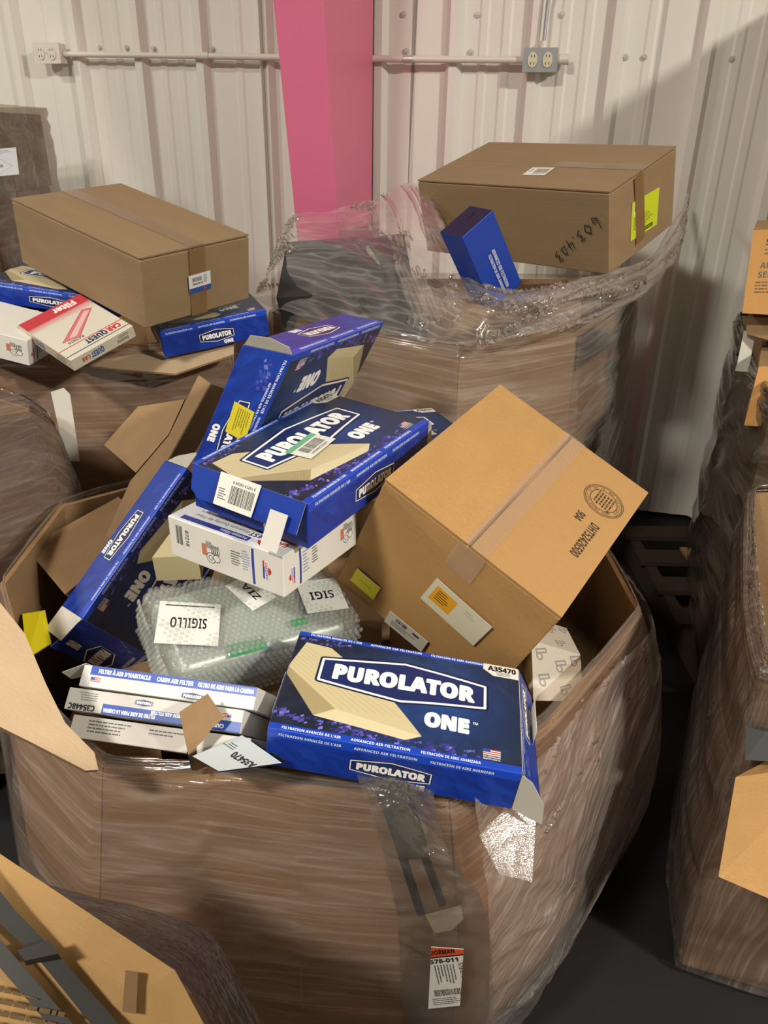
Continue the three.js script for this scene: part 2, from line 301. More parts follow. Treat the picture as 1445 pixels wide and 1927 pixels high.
function partsLogo(g, x, y, s, flip = 1) {        // red over blue oil-drop emblem with CARQUEST lettering
  g.save(); g.translate(x, y); g.scale(s, s);
  g.fillStyle = '#c3272f'; g.beginPath(); g.moveTo(-40, 0); g.quadraticCurveTo(-20, -62, 20, -44); g.quadraticCurveTo(48, -30, 46, 0); g.closePath(); g.fill();
  g.fillStyle = '#27368f'; g.beginPath(); g.moveTo(-40, 0); g.quadraticCurveTo(-30, 46, 16, 34); g.quadraticCurveTo(44, 22, 46, 0); g.closePath(); g.fill();
  g.strokeStyle = '#f2f1ec'; g.lineWidth = 10; g.fillStyle = '#c3272f'; g.font = '900 34px sans-serif'; g.textAlign = 'right'; g.strokeText('CAR', -8, 14); g.fillText('CAR', -8, 14); g.fillStyle = '#27368f'; g.textAlign = 'left'; g.strokeText('QUEST', -6, 14); g.fillText('QUEST', -6, 14);
  g.fillStyle = '#c3272f'; g.fillRect(-86, 24, 60, 18); g.fillStyle = '#27368f'; g.fillRect(-26, 24, 120, 18);
  g.restore();
}
function gearDoodle(g, x, y, s) {
  g.save(); g.translate(x, y); g.scale(s, s); g.strokeStyle = '#333'; g.lineWidth = 4; g.fillStyle = '#d9d9d6';
  g.fillStyle = '#c77a5e'; g.fillRect(-60, -40, 34, 70); g.fillStyle = '#9c9c9c'; g.fillRect(-30, -60, 40, 40); g.fillStyle = '#e9e8e4';
  for (const [a, b, r] of [[0, 34, 30], [-2, 34, 14], [40, 28, 22]]) { g.beginPath(); g.arc(a, b, r, 0, 7); g.fill(); g.stroke(); }
  for (let i = 0; i < 4; i++) { g.beginPath(); g.ellipse(12 + i * 14, -20, 6, 26, 0, 0, 7); g.stroke(); } g.restore();
}
const artWhiteTop = canvas(1040, 880, (g, w, h) => {   // read from the far side: print stands on its head
  g.fillStyle = '#dcdde0'; g.fillRect(0, 0, w, h); g.save(); g.translate(w / 2, h / 2); g.rotate(Math.PI); g.translate(-w / 2, -h / 2);
  partsLogo(g, 190, 120, 1.9); g.fillStyle = '#27368f'; g.fillRect(330, 30, 620, 52); g.fillStyle = '#e8e8e8'; fit(g, 'Premium Filters', 470, 56, 240, 28, 'bold');
  g.fillStyle = '#555a70'; fit(g, 'Premium Quality Air Filter', 640, 130, 500, 30, 'bold'); fit(g, 'Filtre de qualité supérieure', 640, 190, 500, 30, 'bold'); fit(g, 'Filtros de alta calidad', 600, 250, 420, 30, 'bold'); g.restore(); speckle(g, w, h, 400, 0.05);
});
const artWhiteFront = canvas(1040, 320, (g, w, h) => {
  g.fillStyle = '#e2e0d8'; g.fillRect(0, 0, w, h); bars(g, 70, 50, 60, 150, 20); g.save(); g.translate(180, 130); g.rotate(Math.PI / 2); g.fillStyle = '#333'; fit(g, '87218', 0, 0, 130, 34, 'bold'); g.restore();
  gearDoodle(g, 400, 170, 1.35); lines(g, 590, 90, 100, 120, 6); lines(g, 690, 60, 70, 160, 8, '#7c86b8'); g.fillStyle = '#2b3f9c'; g.fillRect(772, 20, 22, 280);
  g.save(); g.translate(900, 150); g.rotate(Math.PI / 2); partsLogo(g, 0, 0, 0.8); g.restore(); speckle(g, w, h, 300, 0.05);
});
const artWhiteEnd = canvas(880, 320, (g, w, h) => {
  g.fillStyle = '#e2e0d8'; g.fillRect(0, 0, w, h); g.save(); g.translate(90, 200); g.rotate(-Math.PI / 2); partsLogo(g, 0, 0, 0.7); g.restore(); g.fillStyle = '#2b3f9c'; g.fillRect(170, 20, 22, 280); lines(g, 210, 60, 70, 180, 7, '#7c86b8'); lines(g, 310, 80, 80, 130, 6);
  gearDoodle(g, 740, 150, 1.3); speckle(g, w, h, 250, 0.05);
});
M.whiteTop = printMat(artWhiteTop); M.whiteFront = printMat(artWhiteFront); M.whiteEnd = printMat(artWhiteEnd);
const artCabin = canvas(1400, 200, (g, w, h) => { g.fillStyle = '#d9d8d6'; g.fillRect(0, 0, w, h); g.fillStyle = '#1546b0'; g.fillRect(w * 0.05, 0, w * 0.95, h * 0.42); g.fillStyle = '#f2f2f2'; fit(g, "FILTRE À AIR D'HABITACLE", w * 0.25, h * 0.22, w * 0.31, h * 0.19, '900', 3); fit(g, 'CABIN AIR FILTER', w * 0.545, h * 0.22, w * 0.21, h * 0.19, '900', 3); fit(g, 'FILTRO DE AIRE PARA LA CABINA', w * 0.83, h * 0.22, w * 0.31, h * 0.19, '900', 3); flag(g, w * 0.06, h * 0.52, w * 0.06, h * 0.24); hexLogo(g, w * 0.66, h * 0.78, w * 0.12, h * 0.34); });
const artCabinB = canvas(1400, 200, (g, w, h) => { g.fillStyle = '#c9c6c0'; g.fillRect(0, 0, w, h); g.save(); g.translate(w, h); g.rotate(Math.PI); g.fillStyle = '#1d4aa6'; g.fillRect(0, 0, w * 0.78, h * 0.46); g.fillStyle = '#e8e8e8'; fit(g, 'FILTRO DE AIRE PARA LA CABINA', w * 0.62, h * 0.18, w * 0.3, h * 0.17, '900', 3); fit(g, 'CABIN AIR FILTER', w * 0.4, h * 0.36, w * 0.2, h * 0.14, '900', 3); fit(g, 'CABIN AIR FILTER', w * 0.2, h * 0.2, w * 0.22, h * 0.17, '900', 3); g.fillStyle = '#1a1a1a'; fit(g, 'C35448C', w * 0.9, h * 0.18, w * 0.16, h * 0.25, '900', 3); lines(g, w * 0.82, h * 0.5, w * 0.14, h * 0.42, 4, '#777'); hexLogo(g, w * 0.55, h * 0.72, w * 0.1, h * 0.3); flag(g, w * 0.06, h * 0.6, w * 0.05, h * 0.2); g.restore(); });
const artCabinC = canvas(1400, 200, (g, w, h) => { g.fillStyle = '#b9b3ab'; g.fillRect(0, 0, w, h); lines(g, w * 0.1, h * 0.15, w * 0.3, h * 0.6, 4, '#555'); lines(g, w * 0.45, h * 0.2, w * 0.2, h * 0.3, 2, '#333'); });
M.cabin = printMat(artCabin); M.cabinB = printMat(artCabinB); M.cabinC = printMat(artCabinC);
const artRed = canvas(600, 760, (g, w, h) => {
  g.fillStyle = '#cfc9ba'; g.fillRect(0, 0, w, h); g.fillStyle = '#bb3440'; g.fillRect(0, 0, w, h * 0.2); g.save(); g.translate(w / 2, h * 0.1); g.rotate(Math.PI); g.fillStyle = '#f0e6e0'; fit(g, 'Filter', -100, 0, 210, 76, '900', 4); g.restore();
  for (let i = 0; i < 30; i++) { g.fillStyle = `rgba(187,52,64,${0.5 - i / 60})`; g.fillRect(0, h * 0.2 + i * 3, w, 3); }
  g.fillStyle = '#c9707a'; g.strokeStyle = '#b02f3c'; g.lineWidth = 5; g.beginPath(); g.moveTo(90, 520); g.lineTo(470, 230); g.lineTo(540, 270); g.lineTo(240, 545); g.closePath(); g.fill(); g.stroke(); g.fillStyle = '#d9b4ae'; g.beginPath(); g.moveTo(160, 505); g.lineTo(465, 265); g.lineTo(505, 285); g.lineTo(220, 520); g.closePath(); g.fill();
  g.fillStyle = '#bb3440'; g.fillRect(0, h * 0.79, w, 10); g.fillStyle = '#27304f'; g.fillRect(0, h * 0.93, w, 10); g.save(); g.translate(w / 2, h * 0.86); g.rotate(Math.PI); g.fillStyle = '#c3272f'; fit(g, 'CAR', -190, 0, 120, 62, '900', 4); g.fillStyle = '#27304f'; fit(g, 'QUEST', -20, 0, 200, 62, '900', 4); g.restore(); g.save(); g.translate(190, h * 0.74); g.rotate(Math.PI); g.fillStyle = '#27304f'; fit(g, 'RA5859', 0, 0, 150, 34, 'bold'); g.restore();
});
const artRedSide = canvas(600, 120, (g, w, h) => { g.fillStyle = '#cdc6b2'; g.fillRect(0, 0, w, h); g.save(); g.translate(w / 2, h / 2); g.rotate(Math.PI); g.fillStyle = '#2b4f95'; fit(g, 'QUEST', 60, 0, 120, 54, '900', 3); g.fillStyle = '#b8434a'; fit(g, 'CAR', 170, 0, 80, 40, '900', 2); g.fillStyle = '#444'; fit(g, 'PA5859', -180, -16, 110, 30, 'bold'); lines(g, -240, 14, 120, 30, 2); g.restore(); });
M.redTop = printMat(artRed); M.redSide = printMat(artRedSide);

/* ------------------------------------------------------------------ room shell */
const WALL_TURN = -Math.atan(0.25), WALL_ORIGIN = [0, 0, -3.6];
{
  const floor = structure(new THREE.Mesh(new THREE.BoxGeometry(16, 0.2, 12), new THREE.MeshStandardMaterial({ color: 0x070707, roughness: 0.8, map: tex(256, (u, v) => { const s = 0.75 + 0.3 * tn(u, v, 8, 8, 1) + 0.2 * tn(u, v, 40, 40, 5); return [cl(s), cl(s), cl(s)]; }, 6, 5) })));
  floor.name = 'floor'; floor.position.set(0, -0.1, 1.2); floor.receiveShadow = true; scene.add(floor);
  const ceiling = structure(new THREE.Mesh(new THREE.BoxGeometry(16, 0.2, 12), new THREE.MeshStandardMaterial({ color: 0xb9b6b0, roughness: 0.8 }))); ceiling.name = 'ceiling'; ceiling.position.set(0, 5.3, 1.2); scene.add(ceiling);
  const side = (name, x, z, w, d) => { const m = structure(new THREE.Mesh(new THREE.BoxGeometry(w, 5.2, d), new THREE.MeshStandardMaterial({ color: 0xb9b4ab, roughness: 0.7 }))); m.name = name; m.position.set(x, 2.6, z); scene.add(m); };
  side('wall_left', -7.4, 1.2, 0.2, 12); side('wall_right', 7.4, 1.2, 0.2, 12); side('wall_front', 0, 6.6, 14.6, 0.2);

  // back wall: painted ribbed steel sheets on a backing
  const wall = structure(part('wall_back', new THREE.BoxGeometry(16, 5.2, 0.12), M.wallPaint, scene)); wall.rotation.y = WALL_TURN;
  wall.position.set(WALL_ORIGIN[0], 2.6, WALL_ORIGIN[2]); wall.translateZ(-0.1);
  const ribs = [-1.74, -1.43, -1.125, -0.835, -0.54, -0.235, -0.05, 0.255, 0.568, 0.871, 1.195, 1.505, 1.815, 2.12]; // along the wall, metres
  const sheets = [[-2.05, -1.43, [-1.74]], [-1.43, -0.535, [-1.43, -1.125, -0.835]], [-0.535, 0.1, [-0.54, -0.235, -0.05]], [0.1, 1.04, [0.255, 0.568, 0.871]], [1.04, 1.96, [1.195, 1.505, 1.815]], [1.96, 2.9, [2.12, 2.43, 2.74]]];
  const strip = (pr) => {
    const pos = [], uv = []; for (let i = 0; i < pr.length - 1; i++) { const [a, za] = pr[i], [b, zb] = pr[i + 1], y0 = -2.58, y1 = 2.6; pos.push(a, y0, za, b, y0, zb, b, y1, zb, a, y0, za, b, y1, zb, a, y1, za); uv.push(a, 0, b, 0, b, 5, a, 0, b, 5, a, 5); }
    const g = new THREE.BufferGeometry(); g.setAttribute('position', new THREE.Float32BufferAttribute(pos, 3)); g.setAttribute('uv', new THREE.Float32BufferAttribute(uv, 2)); g.computeVertexNormals(); return g;
  };
  sheets.forEach(([x0, x1, rs], k) => {
    const pr = [[x0 - 0.02, 0.1]];
    rs.forEach((r, i) => {
      const lift = 0.1; const next = i < rs.length - 1 ? rs[i + 1] : x1 + 0.17, gap = next - r;
      pr.push([r - 0.036, lift], [r - 0.016, lift + 0.032], [r + 0.016, lift + 0.032], [r + 0.036, lift]);
      for (const f of [0.36, 0.64]) { const c = r + gap * f; if (c < x1 - 0.04 && gap > 0.2) pr.push([c - 0.022, lift], [c - 0.012, lift + 0.0045], [c + 0.012, lift + 0.0045], [c + 0.022, lift]); }
    });
    pr.push([x1, 0.1]); pr.sort((a, b) => a[0] - b[0]);
    const m = part('wall_panel', strip(pr), M.wallPaint, wall); m.position.z = 0.0;
  });
  const sg = mergeGeometries([new THREE.CylinderGeometry(0.006, 0.007, 0.006, 6).rotateX(Math.PI / 2).translate(0, 0, 0.003), new THREE.CylinderGeometry(0.011, 0.011, 0.003, 12).rotateX(Math.PI / 2)]);
  const rows = [[-1.32, 1.925], [-1.19, 1.925], [-1.06, 1.92], [-0.785, 1.918], [1.29, 1.872], [0.91, 1.88], [0.98, 1.879], [0.045, 2.03], [0.34, 2.025], [0.66, 2.02], [0.06, 1.905], [0.32, 1.9], [1.6, 1.87]];
  for (const [x, y] of rows) { const s = part('fastener', sg, M.screw, wall); s.position.set(x, y - 2.6, 0.105); }
}
const onWall = (u, y, out) => { const c = Math.cos(WALL_TURN), s = Math.sin(WALL_TURN); return [WALL_ORIGIN[0] + u * c + out * s, y, WALL_ORIGIN[2] - u * s + out * c]; };
{ // pink tapered steel column standing at the wall
  const col = thing('steel_column', 'pink painted tapered steel column standing against the white ribbed wall', 'column', onWall(-0.149, 0, 0.1), [0, WALL_TURN, 0]);
  const P = (y) => -0.085 + 0.28 + 0.2 * y; // depth at height
  const sh = new THREE.Shape([new THREE.Vector2(-0.04, 0), new THREE.Vector2(0.28, 0), new THREE.Vector2(0.28 + 0.2 * 5.2, 5.2), new THREE.Vector2(-0.04, 5.2)].map((p, i) => (i === 1 || i === 2 ? p.add(new THREE.Vector2(-0.1, 0)) : p)));
  const g = new THREE.ExtrudeGeometry(sh, { depth: 0.166, bevelEnabled: true, bevelSize: 0.002, bevelThickness: 0.002, bevelSegments: 1 }); g.rotateY(-Math.PI / 2); g.translate(0.083, 0, 0);
  part('shaft', g, M.pink, col);
  part('base_plate', new THREE.BoxGeometry(0.24, 0.02, 0.3).translate(0, 0.01, 0.07), M.pink, col);
}
function outlet(u, y, label, mat, socket = M.ivory) {
  const o = thing('electrical_outlet', label, 'outlet', onWall(u, y, 0.032), [0, WALL_TURN, 0]);
  part('box', new THREE.BoxGeometry(0.125, 0.075, 0.05).translate(0, 0, 0.025), M.conduit, o);
  part('cover_plate', new THREE.BoxGeometry(0.13, 0.08, 0.004).translate(0, 0, 0.052), mat, o);
  for (const x of [-0.028, 0.028]) {
    const r = part('receptacle', new THREE.CylinderGeometry(0.018, 0.018, 0.005, 20).rotateX(Math.PI / 2).scale(1, 1.45, 1).translate(x, 0, 0.056), socket, o);
    for (const yy of [-0.012, 0.012]) { for (const d of [-0.006, 0.006]) part('slot', new THREE.BoxGeometry(0.0025, 0.008, 0.001).translate(x + d, yy, 0.0588), M.black, r); }
  }
  part('screw', new THREE.CylinderGeometry(0.003, 0.003, 0.003, 8).rotateX(Math.PI / 2).translate(0, 0, 0.055), M.screw, o);
  return o;
}
outlet(-1.535, 1.9, 'white double outlet box at the left end of the conduit', M.conduit, M.conduit);
const o2 = outlet(0.6, 1.866, 'grey steel double outlet box with ivory sockets beside the pink column', M.steel);
part('knockout_fitting', new THREE.CylinderGeometry(0.016, 0.02, 0.04, 14).rotateZ(Math.PI / 2).translate(0.085, 0.004, 0.02), M.conduit, o2);
function pipe(name, a, b, r, mat, parent) { const A = V(a), B = V(b); return part(name, new THREE.TubeGeometry(new THREE.LineCurve3(A, B), 1, r, 14), mat, parent); }
{
  const c = thing('electrical_conduit', 'thin white conduit running left of the pink column to a white outlet', 'conduit', onWall(-1.0, 1.89, 0.05)); const o = c.position;
  const rel = (p) => V(p).sub(o);
  pipe('pipe', rel(onWall(-1.47, 1.898, 0.05)), rel(onWall(-0.80, 1.888, 0.05)), 0.0115, M.conduit, c); pipe('pipe', rel(onWall(-0.80, 1.888, 0.05)), rel(onWall(-0.15, 1.875, 0.05)), 0.0125, M.conduit, c);
  pipe('coupling', rel(onWall(-0.83, 1.889, 0.05)), rel(onWall(-0.78, 1.888, 0.05)), 0.0145, M.conduit, c);
  const d = thing('electrical_conduit', 'thin white conduit running right of the pink column to a grey outlet', 'conduit', onWall(0.25, 1.872, 0.05)); const q = d.position; const rq = (p) => V(p).sub(q);
  pipe('pipe', rq(onWall(-0.15, 1.876, 0.05)), rq(onWall(0.545, 1.868, 0.05)), 0.0125, M.conduit, d); pipe('coupling', rq(onWall(0.06, 1.873, 0.05)), rq(onWall(0.1, 1.873, 0.05)), 0.015, M.screw, d);
  const e = thing('electrical_cable', 'grey cable rising from the grey outlet box up the ribbed wall', 'cable', onWall(0.605, 1.91, 0.055)); const w = e.position;
  part('cord', new THREE.TubeGeometry(new THREE.CatmullRomCurve3([[0.605, 1.9, 0.055], [0.606, 2.0, 0.05], [0.612, 2.12, 0.05], [0.64, 2.2, 0.05], [0.655, 2.35, 0.05], [0.655, 3.2, 0.05], [0.655, 5.1, 0.05]].map((p) => V(onWall(...p)).sub(w))), 40, 0.007, 8), M.steel, e);
  part('strain_relief', new THREE.CylinderGeometry(0.014, 0.016, 0.03, 14).translate(0, 0.005, 0), M.conduit, e);
}
// high-bay fixtures
LAMPS.forEach((l, i) => {
  const f = thing('high_bay_lamp', ['high bay lamp under the ceiling to the right behind the viewer', 'high bay lamp under the ceiling to the left behind the viewer', 'high bay lamp under the ceiling far to the left'][i], 'lamp', l.at);
  part('housing', new THREE.BoxGeometry(l.size[0] + 0.06, 0.08, l.size[1] + 0.06).translate(0, 0.05, 0), M.conduit, f);
  part('hanger', new THREE.CylinderGeometry(0.01, 0.01, 0.5, 8).translate(0, 0.34, 0), M.steel, f);
  part('diffuser', new THREE.BoxGeometry(l.size[0], 0.01, l.size[1]), new THREE.MeshStandardMaterial({ color: 0xffffff, emissive: LAMP_COLOUR, emissiveIntensity: 12 }), f);
  const L = new THREE.RectAreaLight(LAMP_COLOUR, l.power, l.size[0], l.size[1]); L.position.set(0, -0.012, 0); L.rotation.x = -Math.PI / 2; f.add(L);
});

/* ------------------------------------------------------------------ bulk bins wrapped in film */
function bin(name, label, rim, { y0 = 0.13, flare = 0.06, mat = M.kraft, film = M.film, pallet = true, filmTop = 0.0, amp = 0.004, lift = 0.012, mats = null } = {}) {
  const c = new THREE.Vector3(); rim.forEach((p) => c.add(V(p))); c.divideScalar(rim.length);
  const g = thing(name, label, 'bin', [c.x, 0, c.z]);
  const R = rim.map((p) => V(p).sub(new THREE.Vector3(c.x, 0, c.z)));
  const out = (p, e, y) => { const l = Math.hypot(p.x, p.z); return new THREE.Vector3(p.x * (l + e) / l, y ?? p.y, p.z * (l + e) / l); };
  R.forEach((p, i) => {
    const q = R[(i + 1) % R.length];
    const pm = mats ? mats[i] : mat;
    slab('panel', [p, q, out(q, flare * 0.8, (q.y + y0) * 0.5), out(p, flare * 0.8, (p.y + y0) * 0.5)], 0.01, pm, g);
    slab('panel', [out(p, flare * 0.8, (p.y + y0) * 0.5), out(q, flare * 0.8, (q.y + y0) * 0.5), out(q, flare * 0.6, y0), out(p, flare * 0.6, y0)], 0.01, pm, g);
  });
  if (film) {
    const rows = [R.map((p) => out(p, flare * 0.6 + lift, y0)), R.map((p) => out(p, flare + lift * 1.4, y0 + (p.y - y0) * 0.35)), R.map((p) => out(p, flare * 0.75 + lift, y0 + (p.y - y0) * 0.7)), R.map((p) => out(p, lift, p.y - 0.02)), R.map((p) => out(p, lift * 0.2 - 0.01, p.y + 0.02 + filmTop))];
    part('stretch_wrap', sheetGeo(rows, 220, 140, { closed: true, amp, fu: 1.2, fv: 9, uvw: 3, uvh: 1, tension: 0.12, ph: c.x * 3 }), film, g, 'clear stretch film');
  }
  const b = new THREE.Box2(); R.forEach((p) => b.expandByPoint(new THREE.Vector2(p.x, p.z)));
  if (pallet) {
    const w = b.max.x - b.min.x, d = b.max.y - b.min.y, cx = (b.max.x + b.min.x) / 2, cz = (b.max.y + b.min.y) / 2;
    for (let k = 0; k < 6; k++) part('deck_board', new THREE.BoxGeometry(w * 0.96, 0.018, 0.1).translate(cx, 0.112, cz - d / 2 + 0.07 + k * (d - 0.14) / 5), M.wood, g);
    for (const k of [-1, 0, 1]) part('stringer', new THREE.BoxGeometry(0.04, 0.1, d * 0.96).translate(cx + k * (w / 2 - 0.06), 0.05, cz), M.wood, g);
  }
  part('bottom_board', new THREE.BoxGeometry((b.max.x - b.min.x) * 0.55, 0.012, (b.max.y - b.min.y) * 0.55).translate(0, y0 + 0.006, 0), M.kraft, g);
  return g;
}
const FILM_FRONT = filmMat({ color: 0xe6d8cc, rough: 0.09, bump: 0.0014, through: 0.92 });
const nearRim = [[-0.62, 0.70, -1.08], [-0.45, 0.665, -0.945], [-0.27, 0.665, -0.93], [-0.135, 0.66, -0.915], [0.11, 0.655, -0.895], [0.30, 0.68, -1.06], [0.545, 0.70, -1.37], [0.54, 0.70, -1.72], [0.28, 0.70, -1.86], [-0.62, 0.74, -1.93], [-0.80, 0.76, -1.72], [-0.80, 0.74, -1.38]];
const nearBin = bin('bulk_bin', 'open film-wrapped cardboard bulk bin overflowing with filter boxes in front', nearRim, { film: FILM_FRONT, pallet: false, y0: 0.02, flare: 0.075 });
const leftBin = bin('bulk_bin', 'cardboard bulk bin under the big plain carton at the left', [[-1.34, 1.03, -2.08], [-1.08, 1.02, -2.2], [-0.75, 1.0, -2.3], [-0.5, 1.03, -2.36], [-0.54, 1.02, -2.62], [-0.68, 1.02, -3.45], [-1.1, 1.02, -3.5], [-1.32, 1.04, -3.1], [-1.36, 1.04, -2.5]], { film: filmMat({ color: 0xe0d2c6, bump: 0.002, through: 0.93 }), flare: 0.05, mat: M.kraft });
const farBin = bin('bulk_bin', 'tall film-wrapped bulk bin with a big taped carton on top, by the wall', [[-0.38, 1.06, -2.62], [-0.12, 1.07, -2.34], [0.2, 1.07, -2.1], [0.56, 1.08, -2.3], [0.76, 1.09, -2.62], [0.93, 1.1, -2.98], [0.74, 1.1, -3.15], [-0.02, 1.1, -3.08], [-0.3, 1.08, -2.95]], { film: filmMat({ color: 0xece4dc, bump: 0.002, through: 0.93 }), flare: 0.03, mat: M.kraft, pallet: false, y0: 0.02, lift: 0.024 });
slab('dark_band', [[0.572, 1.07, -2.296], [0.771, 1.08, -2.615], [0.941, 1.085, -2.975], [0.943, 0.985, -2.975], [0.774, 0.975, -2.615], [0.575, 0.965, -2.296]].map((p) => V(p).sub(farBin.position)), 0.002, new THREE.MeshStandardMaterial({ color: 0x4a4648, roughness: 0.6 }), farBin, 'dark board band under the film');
const cornerBin = bin('bulk_bin', 'dark film-wrapped bin corner between the two left bins', [[-1.087, 0.942, -1.459], [-0.955, 0.989, -1.661], [-0.869, 0.994, -1.774], [-0.837, 0.934, -1.823], [-0.913, 0.933, -1.923], [-1.281, 1.04, -1.953]], { film: filmMat({ color: 0xcbbfb8, bump: 0.003, through: 0.9 }), flare: 0.05, mat: M.kraft, filmTop: 0.02 });

slab('paper_strip', [[-0.924, 0.95, -2.042], [-0.889, 0.961, -2.048], [-0.871, 0.945, -2.04], [-0.833, 0.788, -1.94], [-0.871, 0.787, -1.94]].map((p) => V(p).sub(leftBin.position)), 0.001, M.greyBoard, leftBin, 'torn white paper strip on the film');
slab('flap', [[-1.017, 1, -2.267], [-0.846, 0.986, -2.283], [-0.659, 0.998, -2.311], [-0.47, 1.021, -2.344], [-0.457, 1.003, -2.269], [-0.62, 0.959, -2.202], [-0.804, 0.973, -2.198], [-0.983, 0.991, -2.207]].map((p) => V(p).sub(leftBin.position)), 0.006, [M.kraftPale, M.kraftPale, M.kraftEdge], leftBin, 'kraft rim flap bent outward');
/* flaps of the front bin */
{ // a second, crinkled layer of film around the right front corner
  const c = nearBin.position, ring = (e, y) => [[0.13, -0.895], [0.24, -0.98], [0.32, -1.08], [0.43, -1.22], [0.545, -1.37], [0.545, -1.6]].map(([x, z]) => { const dx = x - c.x, dz = z - c.z, l = Math.hypot(dx, dz); return new THREE.Vector3(dx * (l + e) / l, y, dz * (l + e) / l); });
  part('stretch_wrap', sheetGeo([ring(0.075, 0.03), ring(0.108, 0.2), ring(0.1, 0.38), ring(0.068, 0.56), ring(0.03, 0.68)], 160, 160, { amp: 0.008, fu: 5, fv: 9, slant: 2.4, fine: 0.4, uvw: 1, uvh: 1 }), filmMat({ color: 0xf0e6de, rough: 0.1, bump: 0.003, through: 0.94, turn: 0.6 }), nearBin, 'crinkled film layer with sharp highlights');
}
slab('flap', [[-0.658, 0.961, -1.045], [-0.615, 0.931, -1.031], [-0.558, 0.891, -0.989], [-0.515, 0.834, -0.939], [-0.476, 0.795, -0.897], [-0.424, 0.77, -0.863], [-0.414, 0.755, -0.844], [-0.433, 0.753, -0.844], [-0.507, 0.796, -0.853], [-0.59, 0.85, -0.857]].map((p) => V(p).sub(nearBin.position)), 0.009, [M.kraftPale, M.kraftPale, M.kraftEdge], nearBin, 'pale kraft flap folded outward with a crushed corner');

/* ------------------------------------------------------------------ filter cartons (blue print) */
const AIR = [0.41, 0.086, 0.245];
function airBox(label, pos, rot, dims = AIR, ph = 0) {
  const o = thing('filter_box', label, 'box', pos, rot, 'blue air filter boxes');
  part('carton', cartonGeo(...dims, 0.0025, 0.003, ph), [M.end, M.end, M.front, M.navy, M.side, M.side], o);
  return o;
}
const q = (o, name, pts, mats, t = 0.0012, label) => slab(name, pts, t, mats, o, label);
{ // front box, end flap sprung open
  const FR = [0.39, 0.082, 0.233];
  const o = airBox('blue air filter box lying flat, nearest the viewer, its right end flap sprung open', [0.0304, 0.737, -1.0], [-3.066, -3.028, 3.036], FR, 1.1);
  const [x, y, z] = [FR[0] / 2, FR[1] / 2, FR[2] / 2];
  q(o, 'end_flap', [[x, y, z - 0.004], [x, y, -z + 0.004], [x + 0.034, y - 0.055, -z + 0.006], [x + 0.044, y - 0.075, z - 0.004]].reverse(), [M.end, M.greyBoard, M.greyBoard]).name = 'end_flap';
  q(o, 'dust_flap', [[x, y - 0.003, z], [x + 0.018, y - 0.012, z + 0.004], [x + 0.043, y - 0.05, z + 0.008], [x + 0.05, y - 0.095, z + 0.006], [x + 0.03, -y - 0.008, z + 0.004], [x, -y + 0.004, z]], M.greyBoard, 0.0012, 'inner flap of pale grey board');
  sticker('label', o, FR, '+x', 0.03, 0.0, 0.075, 0.05, 0, M.barcode, 0.03).rotation.x -= 0;
  sticker('label', o, FR, '-x', 0.02, 0.0, 0.09, 0.05, 0, M.barcode, 0.004);
}
{ // stacked box
  const o = airBox('blue air filter box lying on the white box, green barcode tag across its logo', [-0.1234, 1.05, -1.336], [0.129, 1.041, -0.066], AIR, 2.3);
  const [x, y, z] = [AIR[0] / 2, AIR[1] / 2, AIR[2] / 2];
  sticker('barcode_tag', o, AIR, '+y', -0.035, -0.006, 0.095, 0.052, 0.12, M.greenTag, 0.004, 'white barcode tag with a green band');
  q(o, 'end_flap', [[-x, y, -z + 0.004], [-x, y, z - 0.004], [-x - 0.022, y - 0.05, z - 0.008], [-x - 0.022, y - 0.05, -z + 0.03], [-x - 0.016, y - 0.04, -z + 0.01]].reverse(), [M.blue, M.greyBoard, M.greyBoard]);
  q(o, 'label', [[-x - 0.001, y + 0.004, -0.055], [-x - 0.001, y + 0.004, 0.03], [-x - 0.026, y - 0.046, 0.026], [-x - 0.026, y - 0.046, -0.055]], [M.barcode, M.barcode, M.white], 0.001, 'white barcode label');
  q(o, 'tag', [[-x - 0.02, y - 0.02, z - 0.06], [-x - 0.02, y - 0.02, z - 0.025], [-x - 0.045, -y + 0.005, z - 0.03], [-x - 0.045, -y + 0.005, z - 0.065]], M.white, 0.001, 'white paper tag');
  q(o, 'dust_flap', [[x, y, z - 0.004], [x + 0.03, y - 0.02, z - 0.01], [x + 0.04, -y, z - 0.01], [x, -y, z]], M.greyBoard);
}
{ // standing behind the stack
  const d = [0.4715, 0.0989, 0.2818];
  const o = airBox('blue air filter box standing on end behind the stack, yellow sticker on its logo', [-0.197, 1.104, -1.619], [1.672, 2.692, 1.182], d, 3.4);
  const [x, y, z] = d.map((k) => k / 2);
  sticker('price_sticker', o, d, '+x', 0.015, 0.008, 0.066, 0.045, 0.1, M.yellowTag, 0.004, 'yellow sticker');
  q(o, 'end_flap', [[x, y - 0.004, z], [x, -y + 0.004, z], [x + 0.006, -y + 0.01, z + 0.022], [x + 0.012, 0, z + 0.026], [x + 0.006, y - 0.012, z + 0.014]], M.greyBoard, 0.0012, 'torn flap of pale board');
  const rack = new THREE.Matrix4().set(1, 0, 0, 0, 0, 1, 0, 0, 0, 0.39, 1, 0, 0, 0, 0, 1);   // the emptied box has racked out of square
  o.children.forEach((c) => { if (c.name !== 'price_sticker') c.geometry.applyMatrix4(rack); });
}
